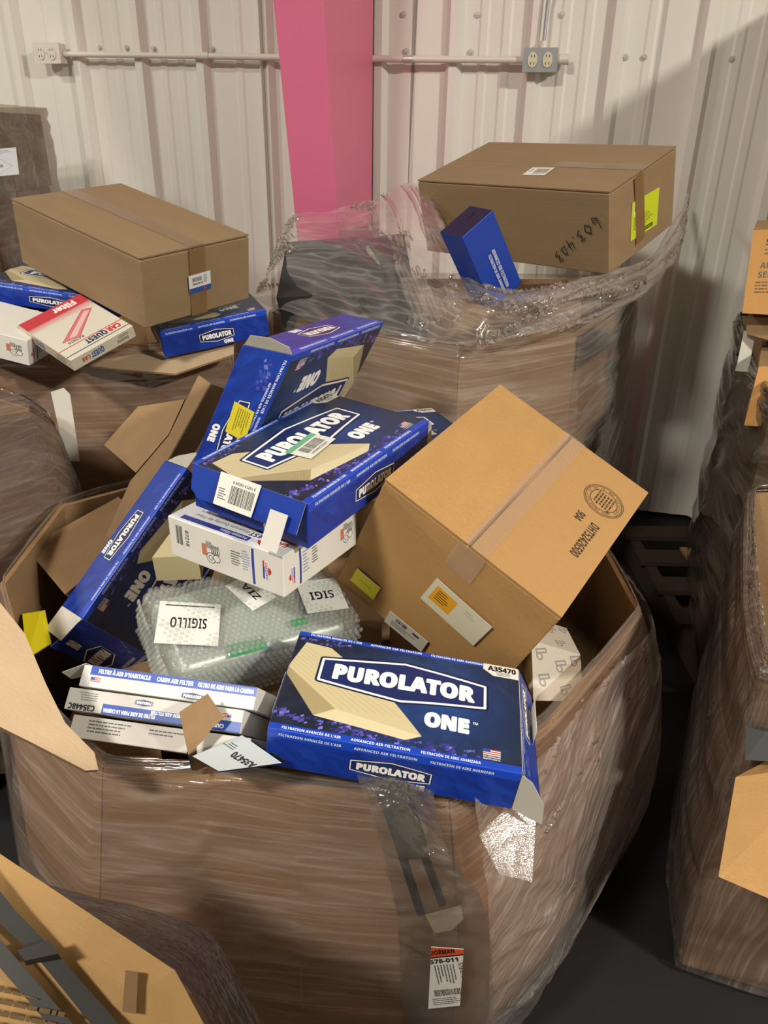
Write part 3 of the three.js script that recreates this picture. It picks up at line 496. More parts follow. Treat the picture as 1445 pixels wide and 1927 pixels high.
{ // leaning at the left side, ends open
  const o = airBox('open blue air filter box leaning on its side at the left, both ends flapping', [-0.545, 0.665, -1.624], [2.117, -2.712, 1.015], AIR, 4.5);
  const [x, y, z] = [AIR[0] / 2, AIR[1] / 2, AIR[2] / 2];
  q(o, 'end_flap', [[x, y, z], [x + 0.085, y - 0.03, z + 0.004], [x + 0.08, y - 0.03, -z], [x, y, -z]], [M.end, M.greyBoard, M.greyBoard]);
  q(o, 'dust_flap', [[x, y - 0.002, z], [x, -y + 0.002, z], [x + 0.06, -y + 0.006, z + 0.004], [x + 0.062, y - 0.012, z + 0.004]], M.white, 0.0012, 'pale inner flap');
  q(o, 'dust_flap', [[-x, y, z], [-x, -y + 0.01, z], [-x - 0.02, -y + 0.03, z], [-x - 0.045, y - 0.005, z], [-x - 0.04, y, z]], M.greyBoard, 0.0012, 'pale inner flap');
}
airBox('blue air filter box mostly hidden behind the stacked one, only its edge showing', [0.0, 0.955, -1.66], [0.1, 0.5, -0.12], [0.36, 0.086, 0.2], 5.1);

/* white filter box under the stacked blue one */
{
  const d = [0.26, 0.08, 0.22];
  const o = thing('filter_box', 'white filter box with red and blue emblem under the stacked blue box', 'box', [-0.219, 0.943, -1.255], [-3.13, -2.6, 3.131]);
  part('carton', cartonGeo(...d, 0.002, 0.002, 6.1), [M.whiteEnd, M.whiteEnd, M.whiteTop, M.white, M.whiteFront, M.whiteFront], o);
}
/* pleated filter element peeking out */
{
  const g0 = hexaGeo([[-0.466, 0.828, -1.348], [-0.452, 0.838, -1.431], [-0.382, 0.835, -1.429], [-0.367, 0.848, -1.324]], [0, -0.06, -0.01]); const at0 = rebase([g0]);
  const o = thing('air_filter', 'cream pleated filter element peeking out left of the white box', 'filter', at0); part('frame', g0, M.filter, o);
}
/* thin cabin filter boxes */
const CAB = [0.315, 0.036, 0.2];
const cabins = [['thin white cabin filter box, topmost, blue band facing the viewer', [-0.333, 0.71, -1.069], M.cabin, [-0.838, -0.197, -0.137]], ['thin cabin filter box, second in the pile, upside-down part number', [-0.352, 0.684, -1.043], M.cabinB, [-0.838, -0.197, -0.13]], ['thin grey cabin filter box at the bottom of the pile of three', [-0.338, 0.655, -1.013], M.cabinC, [-0.82, -0.2, -0.12]]];
cabins.forEach(([label, p, m, r], i) => {
  const o = thing('cabin_filter_box', label, 'box', p, r, 'cabin filter boxes');
  part('carton', cartonGeo(...CAB, 0.0015, 0.0015, 7 + i), [M.white, M.white, M.white, M.white, m, m], o);
  if (i === 0) q(o, 'end_flap', [[-0.155, 0.02, 0.1], [-0.155, 0.02, 0.02], [-0.19, 0.012, 0.02], [-0.2, -0.005, 0.06], [-0.195, 0.0, 0.1]], M.white, 0.001);
});
/* open box end with kraft flap */
{
  const o = thing('filter_box', 'open dark box end with kraft flap and upside-down number label at the rim', 'box', [-0.222, 0.747, -0.885]);
  const r = (p) => V(p).sub(o.position);
  q(o, 'label_panel', [r([-0.285, 0.746, -0.885]), r([-0.236, 0.756, -0.845]), r([-0.146, 0.754, -0.866]), r([-0.217, 0.748, -0.93])], [M.a35470, M.kraft, M.navy], 0.002, 'white label panel with part number');
  q(o, 'wall', [r([-0.285, 0.746, -0.885]), r([-0.217, 0.748, -0.93]), r([-0.232, 0.678, -0.962]), r([-0.296, 0.683, -0.92])], [M.navy, M.kraft, M.navy], 0.002);
  q(o, 'wall', [r([-0.298, 0.738, -0.903]), r([-0.281, 0.713, -0.958]), r([-0.276, 0.669, -0.958]), r([-0.292, 0.705, -0.898])], [M.navy, M.kraft, M.navy], 0.002);
  q(o, 'wall', [r([-0.281, 0.715, -0.958]), r([-0.217, 0.745, -0.934]), r([-0.142, 0.735, -0.89]), r([-0.201, 0.685, -0.932])], [M.kraft, M.navy, M.navy], 0.002);
  q(o, 'flap', [r([-0.306, 0.807, -0.914]), r([-0.27, 0.813, -0.951]), r([-0.244, 0.78, -0.934]), r([-0.259, 0.774, -0.92]), r([-0.272, 0.756, -0.912]), r([-0.294, 0.742, -0.894])], [M.kraft, M.kraft, M.kraftEdge], 0.002, 'kraft flap standing up');
}

/* ------------------------------------------------------------------ plain cartons */
const TAPE = new THREE.MeshPhysicalMaterial({ color: 0xf8f3ea, roughness: 0.08, transmission: 0.9, thickness: 0, ior: 1.5, side: THREE.DoubleSide, bumpMap: filmBump, bumpScale: 0.001 });
const TAPE_BROWN = new THREE.MeshPhysicalMaterial({ color: 0xb59368, roughness: 0.22, transmission: 0.6, thickness: 0, side: THREE.DoubleSide });
const artStamp = canvas(446, 1024, (g, w, h) => {     // printed right-hand top flap of the golden carton
  g.fillStyle = '#ab8350'; g.fillRect(0, 0, w, h);
  for (let i = 0; i < 1500; i++) { g.fillStyle = rnd() > 0.5 ? 'rgba(230,180,110,0.10)' : 'rgba(110,70,20,0.08)'; g.fillRect(rnd() * w, rnd() * h, 2 + rnd() * 40, 1 + rnd() * 2); }
  g.strokeStyle = '#3b2c1c'; g.fillStyle = '#3b2c1c'; g.save(); g.translate(w * 0.68, h * 0.257); g.lineWidth = 4; for (const r of [100, 92, 68]) { g.beginPath(); g.arc(0, 0, r, 0, 7); g.stroke(); }
  g.font = 'bold 17px sans-serif'; g.textAlign = 'center'; 'BOX CERTIFICATE  EDGE CRUSH TEST  32 LBS IN  '.split('').forEach((ch, i, a) => { g.save(); g.rotate(i / a.length * 6.283); g.fillText(ch, 0, -73); g.restore(); });
  g.save(); g.rotate(Math.PI / 2); for (let i = 0; i < 6; i++) { let x = -48; while (x < 40) { const b = 6 + rnd() * 18; g.fillRect(x, -46 + i * 16, b, 9); x += b + 5; } } g.restore(); g.restore();
  g.save(); g.translate(w * 0.76, h * 0.55); g.rotate(Math.PI / 2); fit(g, 'DHT52426500', 0, 0, 255, 44, 'bold', 3); g.restore(); g.save(); g.translate(w * 0.58, h * 0.443); g.rotate(Math.PI / 2); fit(g, '904', 0, 0, 64, 40, 'bold', 3); g.restore();
});
const artHand = canvas(700, 500, (g, w, h) => {      // marker pen only, the board shows through
  g.clearRect(0, 0, w, h); g.strokeStyle = '#2a2622'; g.lineCap = 'round'; g.lineJoin = 'round'; g.save(); g.translate(640, 130); g.rotate(2.4); g.scale(1.5, 1.5);
  const strokes = [[[0, -40], [-14, 10], [10, 24], [18, 2], [-6, 2]], [[60, -26], [40, 0], [60, 24], [78, 0], [60, -26]], [[100, -24], [126, -24], [108, -2], [128, 10], [104, 26]], [[150, 20], [152, 22]], [[180, -24], [172, 6], [204, 4]], [[198, -20], [194, 30]], [[232, -20], [220, 16], [250, 16], [244, -16], [232, -20]], [[270, -24], [296, -22], [278, -2], [298, 10], [274, 26]]];
  for (const s of strokes) { g.beginPath(); s.forEach(([x, y], i) => g[i ? 'lineTo' : 'moveTo'](x, y)); g.lineWidth = 5; g.stroke(); } g.restore(); });
const artYellowLabel = canvas(256, 256, (g, w, h) => { g.fillStyle = '#c9d426'; g.fillRect(0, 0, w, h); g.fillStyle = '#dfe2d0'; g.fillRect(20, 20, 80, 70); bars(g, 26, 30, 66, 40, 18); lines(g, 20, 110, 210, 90, 6, '#6f7a14'); g.fillStyle = '#1c1c14'; g.fillRect(120, 214, 90, 26); g.fillStyle = '#c9d426'; fit(g, 'FRAGILE', 165, 227, 70, 12, 'bold'); });
const artSmallLabel = canvas(256, 220, (g, w, h) => { g.fillStyle = '#d8dad8'; g.fillRect(0, 0, w, h); bars(g, 40, 36, 110, 50, 26); lines(g, 170, 30, 60, 100, 6); bars(g, 40, 100, 120, 26, 26); g.fillStyle = '#2b4d8e'; g.fillRect(0, 156, w, 64); g.fillStyle = '#b83a4a'; g.fillRect(170, 170, 26, 30); });
const artOrangeTag = canvas(512, 220, (g, w, h) => { g.fillStyle = '#d6cfb4'; g.fillRect(0, 0, w, h); g.fillStyle = '#e0a124'; g.fillRect(40, 40, 190, 130); lines(g, 70, 60, 140, 90, 5, '#5a4212'); lines(g, 300, 40, 120, 40, 2, '#b9b197'); });
const artBagTag = canvas(300, 200, (g, w, h) => { g.fillStyle = '#b9b6aa'; g.fillRect(0, 0, w, h); bars(g, 60, 30, 90, 50, 14); lines(g, 40, 100, 200, 70, 5, '#333'); g.fillStyle = '#222'; g.fillRect(190, 40, 50, 26); });
const artPostit = canvas(200, 120, (g, w, h) => { g.fillStyle = '#efe516'; g.fillRect(0, 0, w, h); g.strokeStyle = 'rgba(120,110,10,0.6)'; g.lineWidth = 3; g.beginPath(); for (let i = 0; i < 14; i++) g.lineTo(50 + i * 8, 60 + Math.sin(i * 2.1) * 10); g.stroke(); });
const stickerMat = (map) => new THREE.MeshStandardMaterial({ map, roughness: 0.5 });
M.stamp = new THREE.MeshStandardMaterial({ map: artStamp, roughness: 0.7, bumpMap: kraftBump, bumpScale: 0.0006, side: THREE.DoubleSide });
M.hand = new THREE.MeshStandardMaterial({ map: artHand, roughness: 0.75, transparent: true });
// a taped carton: body, two top flaps with a slit between, tape
function carton(name, label, pos, rot, d, mats, seam = 'x') {
  const o = thing(name, label, 'carton', pos, rot, 'shipping cartons');
  const body = cartonGeo(d[0], d[1] - 0.004, d[2], 0.004, 0.004, pos[0] * 5); body.translate(0, -0.002, 0);
  part('body', body, mats.body, o);
  for (const s of [-1, 1]) {
    const g = seam === 'x' ? new THREE.BoxGeometry(d[0] - 0.002, 0.004, d[2] / 2 - 0.0015) : new THREE.BoxGeometry(d[0] / 2 - 0.0015, 0.004, d[2] - 0.002);
    g.translate(seam === 'x' ? 0 : s * d[0] / 4, d[1] / 2 + 0.001, seam === 'x' ? s * d[2] / 4 : 0);
    part('top_flap', g, s > 0 ? mats.flapA : mats.flapB, o);
  }
  return o;
}
{ // golden carton
  const d = [0.376, 0.31, 0.433], F = M.kraftGold;
  const o = carton('carton', 'golden kraft carton tipped on the pile, clear tape and round black stamp', [0.2187, 0.875, -1.373], [-2.96, -2.56, 2.769], d, { body: [F, F, F, F, F, F], flapA: F, flapB: F }, 'x');
  o.children.filter((c) => c.name === 'top_flap').forEach((c) => o.remove(c));
  // flaps meet along z halfway: left plain, right printed
  const gl = new THREE.BoxGeometry(d[0] / 2 - 0.006, 0.004, d[2] + 0.002).translate(-d[0] / 4 - 0.003, d[1] / 2 + 0.0015, 0), grr = new THREE.BoxGeometry(d[0] / 2 - 0.001, 0.004, d[2] + 0.001).translate(d[0] / 4, d[1] / 2 + 0.0008, 0);
  part('top_flap', gl, F, o); part('top_flap', grr, [F, F, M.stamp, F, F, F], o, 'flap with a round stamp and part number');
  sticker('tape', o, d, '+y', 0.008, 0, 0.048, d[2] + 0.004, 0, TAPE, 0.0045, 'clear packing tape', 0.0004); sticker('tape', o, d, '+z', 0.006, d[1] / 2 - 0.032, 0.058, 0.066, 0, TAPE, 0.006, 'clear packing tape', 0.0004);
  sticker('sticky_note', o, d, '+z', -0.13, -0.097, 0.06, 0.042, -0.03, stickerMat(artPostit), 0.006, 'bright yellow note');
  sticker('label', o, d, '+z', 0.043, 0.008, 0.13, 0.072, -0.08, stickerMat(artOrangeTag), 0.007, 'cream label with an orange sticker');
  sticker('label', o, d, '+z', -0.013, -0.128, 0.094, 0.038, 0.0, stickerMat(artBagTag), 0.008, 'grey label in a clear pouch');
}
{ // big carton on the far bin
  const d = [0.69, 0.235, 0.41], F = M.kraftTan;
  const o = carton('carton', 'wide kraft carton on the far bin, handwritten number and yellow label', [0.501, 1.412, -2.692], [-2.7702, -2.449, -2.8966], d, { body: [F, F, F, F, F, F], flapA: F, flapB: F }, 'x');
  const hp = part('marker_writing', new THREE.PlaneGeometry(0.28, 0.2), M.hand, o, 'handwritten number in black marker'); hp.position.set(0.19, -0.01, d[2] / 2 + 0.0065);
  sticker('label', o, d, '+x', 0.0, -0.012, 0.17, 0.11, -0.06, stickerMat(artYellowLabel), 0.005, 'yellow label');
  sticker('tape', o, d, '+x', -0.035, 0.015, 0.055, 0.2, 0.1, TAPE_BROWN, 0.0065, 'brown tape', 0.0004); sticker('tape', o, d, '+y', 0.2, 0.0, 0.3, 0.05, 0.0, TAPE_BROWN, 0.004, 'brown tape', 0.0004);
  sticker('label', o, d, '+y', 0.035, -0.075, 0.075, 0.07, 0.1, stickerMat(artBarcode), 0.0045, 'small white barcode label');
}
{ // big carton on the left bin
  const d = [0.618, 0.189, 0.374], F = M.kraftTan;
  const o = carton('carton', 'long plain kraft carton on the left bin, small blue and white label', [-0.768, 1.281, -2.405], [-3.0366, -2.4575, 3.0294], d, { body: [F, F, F, F, F, F], flapA: F, flapB: F }, 'x');
  sticker('tape', o, d, '+y', 0, 0, d[0], 0.05, 0, TAPE_BROWN, 0.004, 'brown tape', 0.0004); sticker('tape', o, d, '+x', -0.005, 0.0, 0.056, d[1], 0, TAPE_BROWN, 0.005, 'brown tape', 0.0004);
  sticker('label', o, d, '+x', -0.001, -0.003, 0.076, 0.052, 0.03, stickerMat(artSmallLabel), 0.0062, 'small white and blue label');
}
function quadCarton(name, label, quad, vec, mats, category = 'carton') {
  const g = hexaGeo(quad, vec), p = rebase([g]); const o = thing(name, label, category, p); part('body', g, mats, o); return o;
}
/* kraft boxes inside the front bin */
quadCarton('carton', 'kraft carton wedged at the left rim of the front bin', [[-0.837, 0.72, -1.573], [-0.699, 0.736, -1.826], [-0.591, 0.693, -1.761], [-0.719, 0.656, -1.475]], [0.02, -0.12, -0.08], M.kraft);
{
  const o = thing('folded_carton', 'tall unfolded kraft carton leaning behind the left blue box', 'carton', [-0.616, 0.735, -1.636]); const r = (p) => V(p).sub(o.position);
  q(o, 'panel', [r([-0.488, 1.032, -1.949]), r([-0.551, 0.904, -1.841]), r([-0.637, 0.811, -1.763]), r([-0.704, 0.663, -1.657]), r([-0.648, 0.681, -1.666]), r([-0.568, 0.82, -1.778]), r([-0.508, 0.925, -1.863]), r([-0.457, 1.013, -1.939])], [M.kraft, M.kraft, M.kraftEdge], 0.005);
  q(o, 'panel', [r([-0.457, 1.013, -1.939]), r([-0.508, 0.925, -1.863]), r([-0.568, 0.82, -1.778]), r([-0.648, 0.681, -1.666]), r([-0.584, 0.715, -1.794]), r([-0.495, 0.855, -1.895]), r([-0.419, 0.979, -1.99])], [M.kraftTan, M.kraftTan, M.kraftEdge], 0.005);
  q(o, 'flap', [r([-0.723, 0.872, -1.848]), r([-0.65, 0.949, -1.93]), r([-0.523, 0.974, -1.921]), r([-0.554, 0.903, -1.852]), r([-0.627, 0.825, -1.781])], [M.kraftPale, M.kraft, M.kraftEdge], 0.005, 'kraft flap bent to the left');
}
quadCarton('notice_card', 'yellow card standing inside the left rim of the front bin', [[-0.805, 0.626, -1.438], [-0.764, 0.632, -1.441], [-0.731, 0.587, -1.375], [-0.766, 0.573, -1.345]], [0.0, -0.01, -0.02], M.yellow, 'card');
const artPattern = canvas(256, 256, (g, w, h) => { g.fillStyle = '#c9c2b6'; g.fillRect(0, 0, w, h); g.strokeStyle = '#8f8a84'; g.lineWidth = 7; for (const [x, y] of [[50, 40], [150, 70], [60, 150], [170, 190], [230, 30]]) { g.save(); g.translate(x, y); g.rotate(-0.3); g.strokeRect(-26, -14, 52, 16); g.beginPath(); g.arc(-16, 16, 14, 0, 7); g.stroke(); g.restore(); } });
quadCarton('parts_box', 'small white printed box at the right rim of the front bin', [[0.292, 0.72, -1.239], [0.393, 0.684, -1.244], [0.38, 0.654, -1.14], [0.282, 0.667, -1.124]], [0.0, -0.02, -0.12], new THREE.MeshStandardMaterial({ map: artPattern, roughness: 0.6, side: THREE.DoubleSide }), 'box');
quadCarton('carton', 'kraft carton deep in the front bin below the golden one', [[0.02, 0.52, -1.62], [0.42, 0.52, -1.66], [0.42, 0.52, -1.22], [0.02, 0.52, -1.2]], [0, -0.4, 0], M.kraft);
quadCarton('carton', 'kraft carton deep in the front bin under the white box', [[-0.42, 0.62, -1.7], [0.0, 0.64, -1.7], [0.0, 0.62, -1.12], [-0.42, 0.6, -1.12]], [0, -0.5, 0], M.kraft);
quadCarton('carton', 'kraft carton deep in the front bin at its left', [[-0.74, 0.44, -1.75], [-0.44, 0.44, -1.75], [-0.44, 0.44, -1.12], [-0.66, 0.44, -1.15]], [0, -0.36, 0], M.kraft);
quadCarton('carton', 'kraft carton under the nearest blue box', [[-0.38, 0.62, -1.1], [0.24, 0.6, -1.12], [0.22, 0.62, -0.98], [-0.3, 0.64, -0.96]], [0, -0.5, 0], M.kraft);

/* left bin contents */
{
  const d = [0.2, 0.035, 0.26];
  const o = thing('filter_box', 'red and cream filter box lying tilted in front of the plain carton', 'box', [-0.86, 1.1, -2.13], [0.32, 0.86, 0.08]);
  part('carton', cartonGeo(...d, 0.002, 0.0015, 8.2), [M.redSide, M.redSide, M.redTop, M.white, M.redSide, M.redSide], o);
}
{
  const d = [0.26, 0.075, 0.2];
  const o = thing('filter_box', 'white box with a line drawing at the left frame edge, beside the red one', 'box', [-1.09, 1.08, -2.2], [0.1, -0.2, -0.16]);
  part('carton', cartonGeo(...d, 0.002, 0.0015, 9.2), [M.whiteEnd, M.whiteEnd, M.white, M.white, M.whiteEnd, M.whiteFront], o);
}
airBox('blue air filter box under the plain carton, end at its left edge', [-1.0, 1.15, -2.45], [0.1, -0.1, -0.1], [0.4, 0.06, 0.22], 1.7);
airBox('dark blue filter box at the far left behind the white one', [-1.2, 1.1, -2.42], [0.1, 0.1, -0.1], [0.32, 0.05, 0.2], 2.7);
airBox('blue air filter box under the right corner of the plain carton', [-0.56, 1.075, -2.4], [0.1, 0.42, 0.1], [0.32, 0.08, 0.26], 3.7);

/* far bin contents */
{
  const o = thing('filter_box', 'blue filter box standing tucked against the wide carton', 'box', [0.265, 1.291, -2.282], [0.048, 0.577, 0.562], 'blue air filter boxes');
  part('carton', cartonGeo(0.12, 0.245, 0.1, 0.0025, 0.002, 6.6), [M.navy, M.blue, M.navy, M.navy, M.blue, M.blue], o);
  const artFaint = canvas(200, 400, (g, w, h) => { g.clearRect(0, 0, w, h); g.save(); g.translate(w * 0.6, h * 0.6); g.rotate(Math.PI / 2); g.fillStyle = 'rgba(225,232,246,0.8)'; fit(g, STRIP[1], 0, 0, 230, 20, 'bold'); fit(g, STRIP[2], 10, 30, 230, 18, 'bold'); g.restore(); });
  const ft = part('lettering', new THREE.PlaneGeometry(0.11, 0.22), new THREE.MeshStandardMaterial({ map: artFaint, transparent: true, roughness: 0.5 }), o, 'small white lettering'); ft.position.set(0, -0.01, 0.054);
  part('slot', new THREE.BoxGeometry(0.05, 0.001, 0.012).translate(0.01, 0.1235, 0), M.black, o, 'dark finger slot');
}
quadCarton('parts_box', 'dark grey box under the film at the left of the far bin', [[-0.346, 1.269, -2.755], [0.053, 1.29, -2.855], [0.083, 1.169, -2.461], [-0.355, 1.13, -2.498]], [0.05, -0.3, -0.1], M.dark, 'box');
quadCarton('carton', 'kraft carton filling the far bin below the wide carton', [[0.0, 1.08, -2.95], [0.7, 1.12, -2.95], [0.62, 1.12, -2.5], [0.2, 1.05, -2.35]], [0, -0.8, 0], M.kraft);
{
  const FILM_TOP = filmMat({ color: 0xf6f2ee, bump: 0.001, bu: 1, bv: 1, through: 0.95, rough: 0.08 });
  const rows = [
    [[-0.401, 1.226, -2.879], [-0.346, 1.34, -2.969], [-0.178, 1.359, -2.977], [-0.062, 1.388, -2.969], [0.022, 1.436, -2.949], [0.111, 1.438, -2.816], [0.173, 1.343, -2.502], [0.258, 1.242, -2.274], [0.337, 1.219, -2.174], [0.464, 1.242, -2.163], [0.638, 1.259, -2.283], [0.845, 1.274, -2.568], [1.044, 1.368, -2.949], [1.144, 1.416, -3.195]],
    [[-0.408, 1.178, -2.711], [-0.343, 1.247, -2.722], [-0.192, 1.263, -2.619], [-0.068, 1.261, -2.528], [0.031, 1.259, -2.439], [0.11, 1.24, -2.363], [0.183, 1.213, -2.26], [0.257, 1.196, -2.163], [0.336, 1.189, -2.093], [0.456, 1.204, -2.1], [0.612, 1.22, -2.219], [0.812, 1.232, -2.492], [1.016, 1.289, -2.854], [1.118, 1.32, -3.092]],
    [[-0.45, 1.108, -2.61], [-0.379, 1.097, -2.537], [-0.228, 1.086, -2.399], [-0.092, 1.089, -2.288], [0.018, 1.088, -2.199], [0.106, 1.09, -2.133], [0.19, 1.095, -2.069], [0.269, 1.112, -2.022], [0.358, 1.133, -2.02], [0.476, 1.138, -2.09], [0.604, 1.149, -2.207], [0.78, 1.157, -2.456], [0.984, 1.196, -2.809], [1.071, 1.218, -2.987]],
  ];
  const g = sheetGeo(rows, 300, 70, { amp: 0.022, fu: 1.6, fv: 8, uvw: 3, uvh: 0.4, tension: 0.4, slant: 1.6, fine: 0.08 }); g.translate(-farBin.position.x, -farBin.position.y, -farBin.position.z);
  part('stretch_wrap', g, FILM_TOP, farBin, 'loose crumpled film bunched over the rim');
}
/* bubble-wrapped parcel */
{
  const d = [0.37, 0.11, 0.21];
  const o = thing('wrapped_parcel', 'bubble-wrapped parcel sealed with white lettered tape between the boxes', 'parcel', [-0.258, 0.738, -1.241], [-2.805, 2.635, 2.917]);
  const lump = (dx, dy, dz, amp) => { const g = cartonGeo(dx, dy, dz, 0.02, 0.004, 3); const p = g.attributes.position, n = g.attributes.normal; for (let i = 0; i < p.count; i++) { const k = amp * pn.noise(p.getX(i) * 22, p.getY(i) * 22, p.getZ(i) * 22); p.setXYZ(i, p.getX(i) + n.getX(i) * k, p.getY(i) + n.getY(i) * k, p.getZ(i) + n.getZ(i) * k); } g.clearGroups(); return g; };
  part('contents', lump(d[0] * 0.9, d[1] * 0.82, d[2] * 0.88, 0.006), new THREE.MeshStandardMaterial({ color: 0xc9cdc9, roughness: 0.35, metalness: 0.3 }), o, 'grey silver contents');
  // bubbles: rows of small domes over every face, one joined skin
  const dome = new THREE.SphereGeometry(0.0056, 8, 4, 0, Math.PI * 2, 0, Math.PI / 2), list = [];
  const F = [[[1, 0, 0], [0, 0, -1], [0, 1, 0], d[0], d[2], d[1]], [[1, 0, 0], [0, 1, 0], [0, 0, 1], d[0], d[1], d[2]], [[0, 0, 1], [0, 1, 0], [-1, 0, 0], d[2], d[1], d[0]], [[0, 0, -1], [0, 1, 0], [1, 0, 0], d[2], d[1], d[0]]];
  for (const [u, v, n, a, b, c] of F) for (let i = 0; i * 0.0112 < a - 0.02; i++) for (let j = 0; j * 0.0098 < b - 0.016; j++) {
    const x = -a / 2 + 0.014 + i * 0.0112 + (j % 2) * 0.0056, y = -b / 2 + 0.012 + j * 0.0098, p = V(u).multiplyScalar(x).addScaledVector(V(v), y).addScaledVector(V(n), c / 2 + 0.002 + 0.006 * pn.noise(x * 22, y * 22, c * 9));
    const g = dome.clone(); g.applyMatrix4(new THREE.Matrix4().makeBasis(V(u), V(n), V(u).cross(V(n)))); g.translate(p.x, p.y, p.z); list.push(g);
  }
  const skin = mergeGeometries(list); const bub = new THREE.MeshPhysicalMaterial({ color: 0xf4f6f4, roughness: 0.06, transmission: 0.9, thickness: 0, ior: 1.5, side: THREE.DoubleSide });
  const bm = part('bubbles', skin, bub, o, 'bubble wrap bubbles'); bm.userData.kind = 'stuff';
  part('wrap', lump(d[0], d[1], d[2], 0.008), new THREE.MeshPhysicalMaterial({ color: 0xe8ece9, roughness: 0.08, transmission: 0.85, thickness: 0, ior: 1.5, side: THREE.DoubleSide, bumpMap: filmBump, bumpScale: 0.0025 }), o, 'clear wrap film');
  const artSeal = (txt, line) => canvas(420, 240, (g, w, h) => { g.fillStyle = '#d9dbd6'; g.fillRect(0, 0, w, h); g.fillStyle = '#16181a'; fit(g, txt, w * 0.5, h * 0.5, w * 0.6, 58, 'bold'); if (line) g.fillRect(w * 0.1, h * 0.9, w * 0.8, 7); });
  const seal = (txt, line) => new THREE.MeshStandardMaterial({ map: artSeal(txt, line), roughness: 0.35 });
  sticker('tape', o, d, '+y', -0.125, -0.005, 0.11, 0.1, 2.75, seal('SIGILLO', true), 0.006, 'white tape lettered SIGILLO'); sticker('tape', o, d, '+y', 0.011, 0.035, 0.08, 0.06, 1.9, seal('ZIA', false), 0.006, 'white tape lettered ZIA'); sticker('tape', o, d, '+y', 0.14, -0.015, 0.085, 0.085, 3.0, seal('SIGI', false), 0.006, 'white tape lettered SIGI');
  sticker('green_mark', o, d, '+y', -0.042, -0.084, 0.07, 0.03, 0.0, new THREE.MeshStandardMaterial({ color: 0x2f8a55, roughness: 0.4 }), -0.002, 'green patch under the wrap'); sticker('green_mark', o, d, '+y', 0.07, -0.06, 0.035, 0.02, 0, new THREE.MeshStandardMaterial({ color: 0x2f8a55, roughness: 0.4 }), -0.002, 'green patch under the wrap');
}
/* clear bag with a metal strut hanging over the rim */
{
  const o = thing('bagged_part', 'dark metal strut in a clear hang bag with orange-topped label, over the rim', 'part', [0.074, 0.537, -0.8]); const r = (p) => V(p).sub(o.position);
  const bag = new THREE.MeshPhysicalMaterial({ color: 0xd8d2ca, roughness: 0.1, transmission: 0.93, thickness: 0, ior: 1.5, side: THREE.DoubleSide, bumpMap: filmBump, bumpScale: 0.001 });
  const front = [[[-0.038, 0.709, -0.9], [0.022, 0.705, -0.9], [0.076, 0.698, -0.9]], [[-0.018, 0.705, -0.84], [0.037, 0.723, -0.825], [0.091, 0.664, -0.83]], [[0.007, 0.629, -0.8], [0.061, 0.649, -0.785], [0.11, 0.627, -0.795]], [[0.029, 0.525, -0.79], [0.096, 0.553, -0.775], [0.158, 0.553, -0.79]], [[0.037, 0.424, -0.79], [0.11, 0.448, -0.775], [0.183, 0.441, -0.79]], [[0.05, 0.196, -0.79], [0.127, 0.216, -0.78], [0.204, 0.201, -0.79]]].map((w) => w.map(r));
  part('bag', sheetGeo(front, 30, 70, { amp: 0.008, fu: 10, fv: 12 }), bag, o, 'clear plastic bag');
  part('bag_back', sheetGeo(front.map((w) => w.map((p) => p.clone().add(new THREE.Vector3(0, -0.006, -0.022)))), 20, 40, { amp: 0.002 }), bag, o);
  const steel = new THREE.MeshStandardMaterial({ color: 0x2a2f33, roughness: 0.36, metalness: 0.5 });
  q(o, 'strut', [r([-0.02, 0.697, -0.91]), r([0.043, 0.698, -0.905]), r([0.058, 0.691, -0.835]), r([0.077, 0.639, -0.812]), r([0.063, 0.623, -0.81]), r([0.033, 0.618, -0.81]), r([0.007, 0.689, -0.835])], steel, 0.006, 'dark grey metal plate');
  part('prong', new THREE.TubeGeometry(new THREE.LineCurve3(r([0.037, 0.627, -0.81]), r([0.068, 0.515, -0.8])), 1, 0.007, 8), steel, o); part('prong', new THREE.TubeGeometry(new THREE.LineCurve3(r([0.069, 0.635, -0.81]), r([0.1, 0.538, -0.8])), 1, 0.007, 8), steel, o);
  q(o, 'insert_card', [r([0.075, 0.517, -0.795]), r([0.129, 0.54, -0.795]), r([0.134, 0.509, -0.795]), r([0.118, 0.483, -0.795]), r([0.091, 0.475, -0.795])], M.greyBoard, 0.001, 'pale insert card');
  const artBag = canvas(300, 560, (g, w, h) => { g.fillStyle = '#d3d0ca'; g.fillRect(0, 0, w, h); g.fillStyle = '#d0562c'; g.fillRect(0, 0, w, 90); g.fillStyle = '#2a1a14'; fit(g, 'DORMAN', w / 2 + 20, 52, 150, 40, '900', 3); g.fillRect(0, 88, w, 12); g.fillStyle = '#222'; fit(g, '578-011', w / 2 + 20, 130, 180, 36, '900', 2); g.save(); g.translate(262, 230); g.rotate(Math.PI / 2); fit(g, '578-011', 0, 0, 140, 30, 'bold'); g.restore(); g.save(); g.translate(220, 165); g.rotate(Math.PI / 2); lines(g, 0, 0, 190, 130, 7); g.restore(); bars(g, 60, 390, 190, 60); lines(g, 40, 470, 220, 70, 4); });
  q(o, 'label', [r([0.086, 0.326, -0.768]), r([0.137, 0.336, -0.768]), r([0.134, 0.481, -0.765]), r([0.084, 0.485, -0.765])], [stickerMat(artBag), M.white, M.white], 0.001, 'white label with orange header');
}
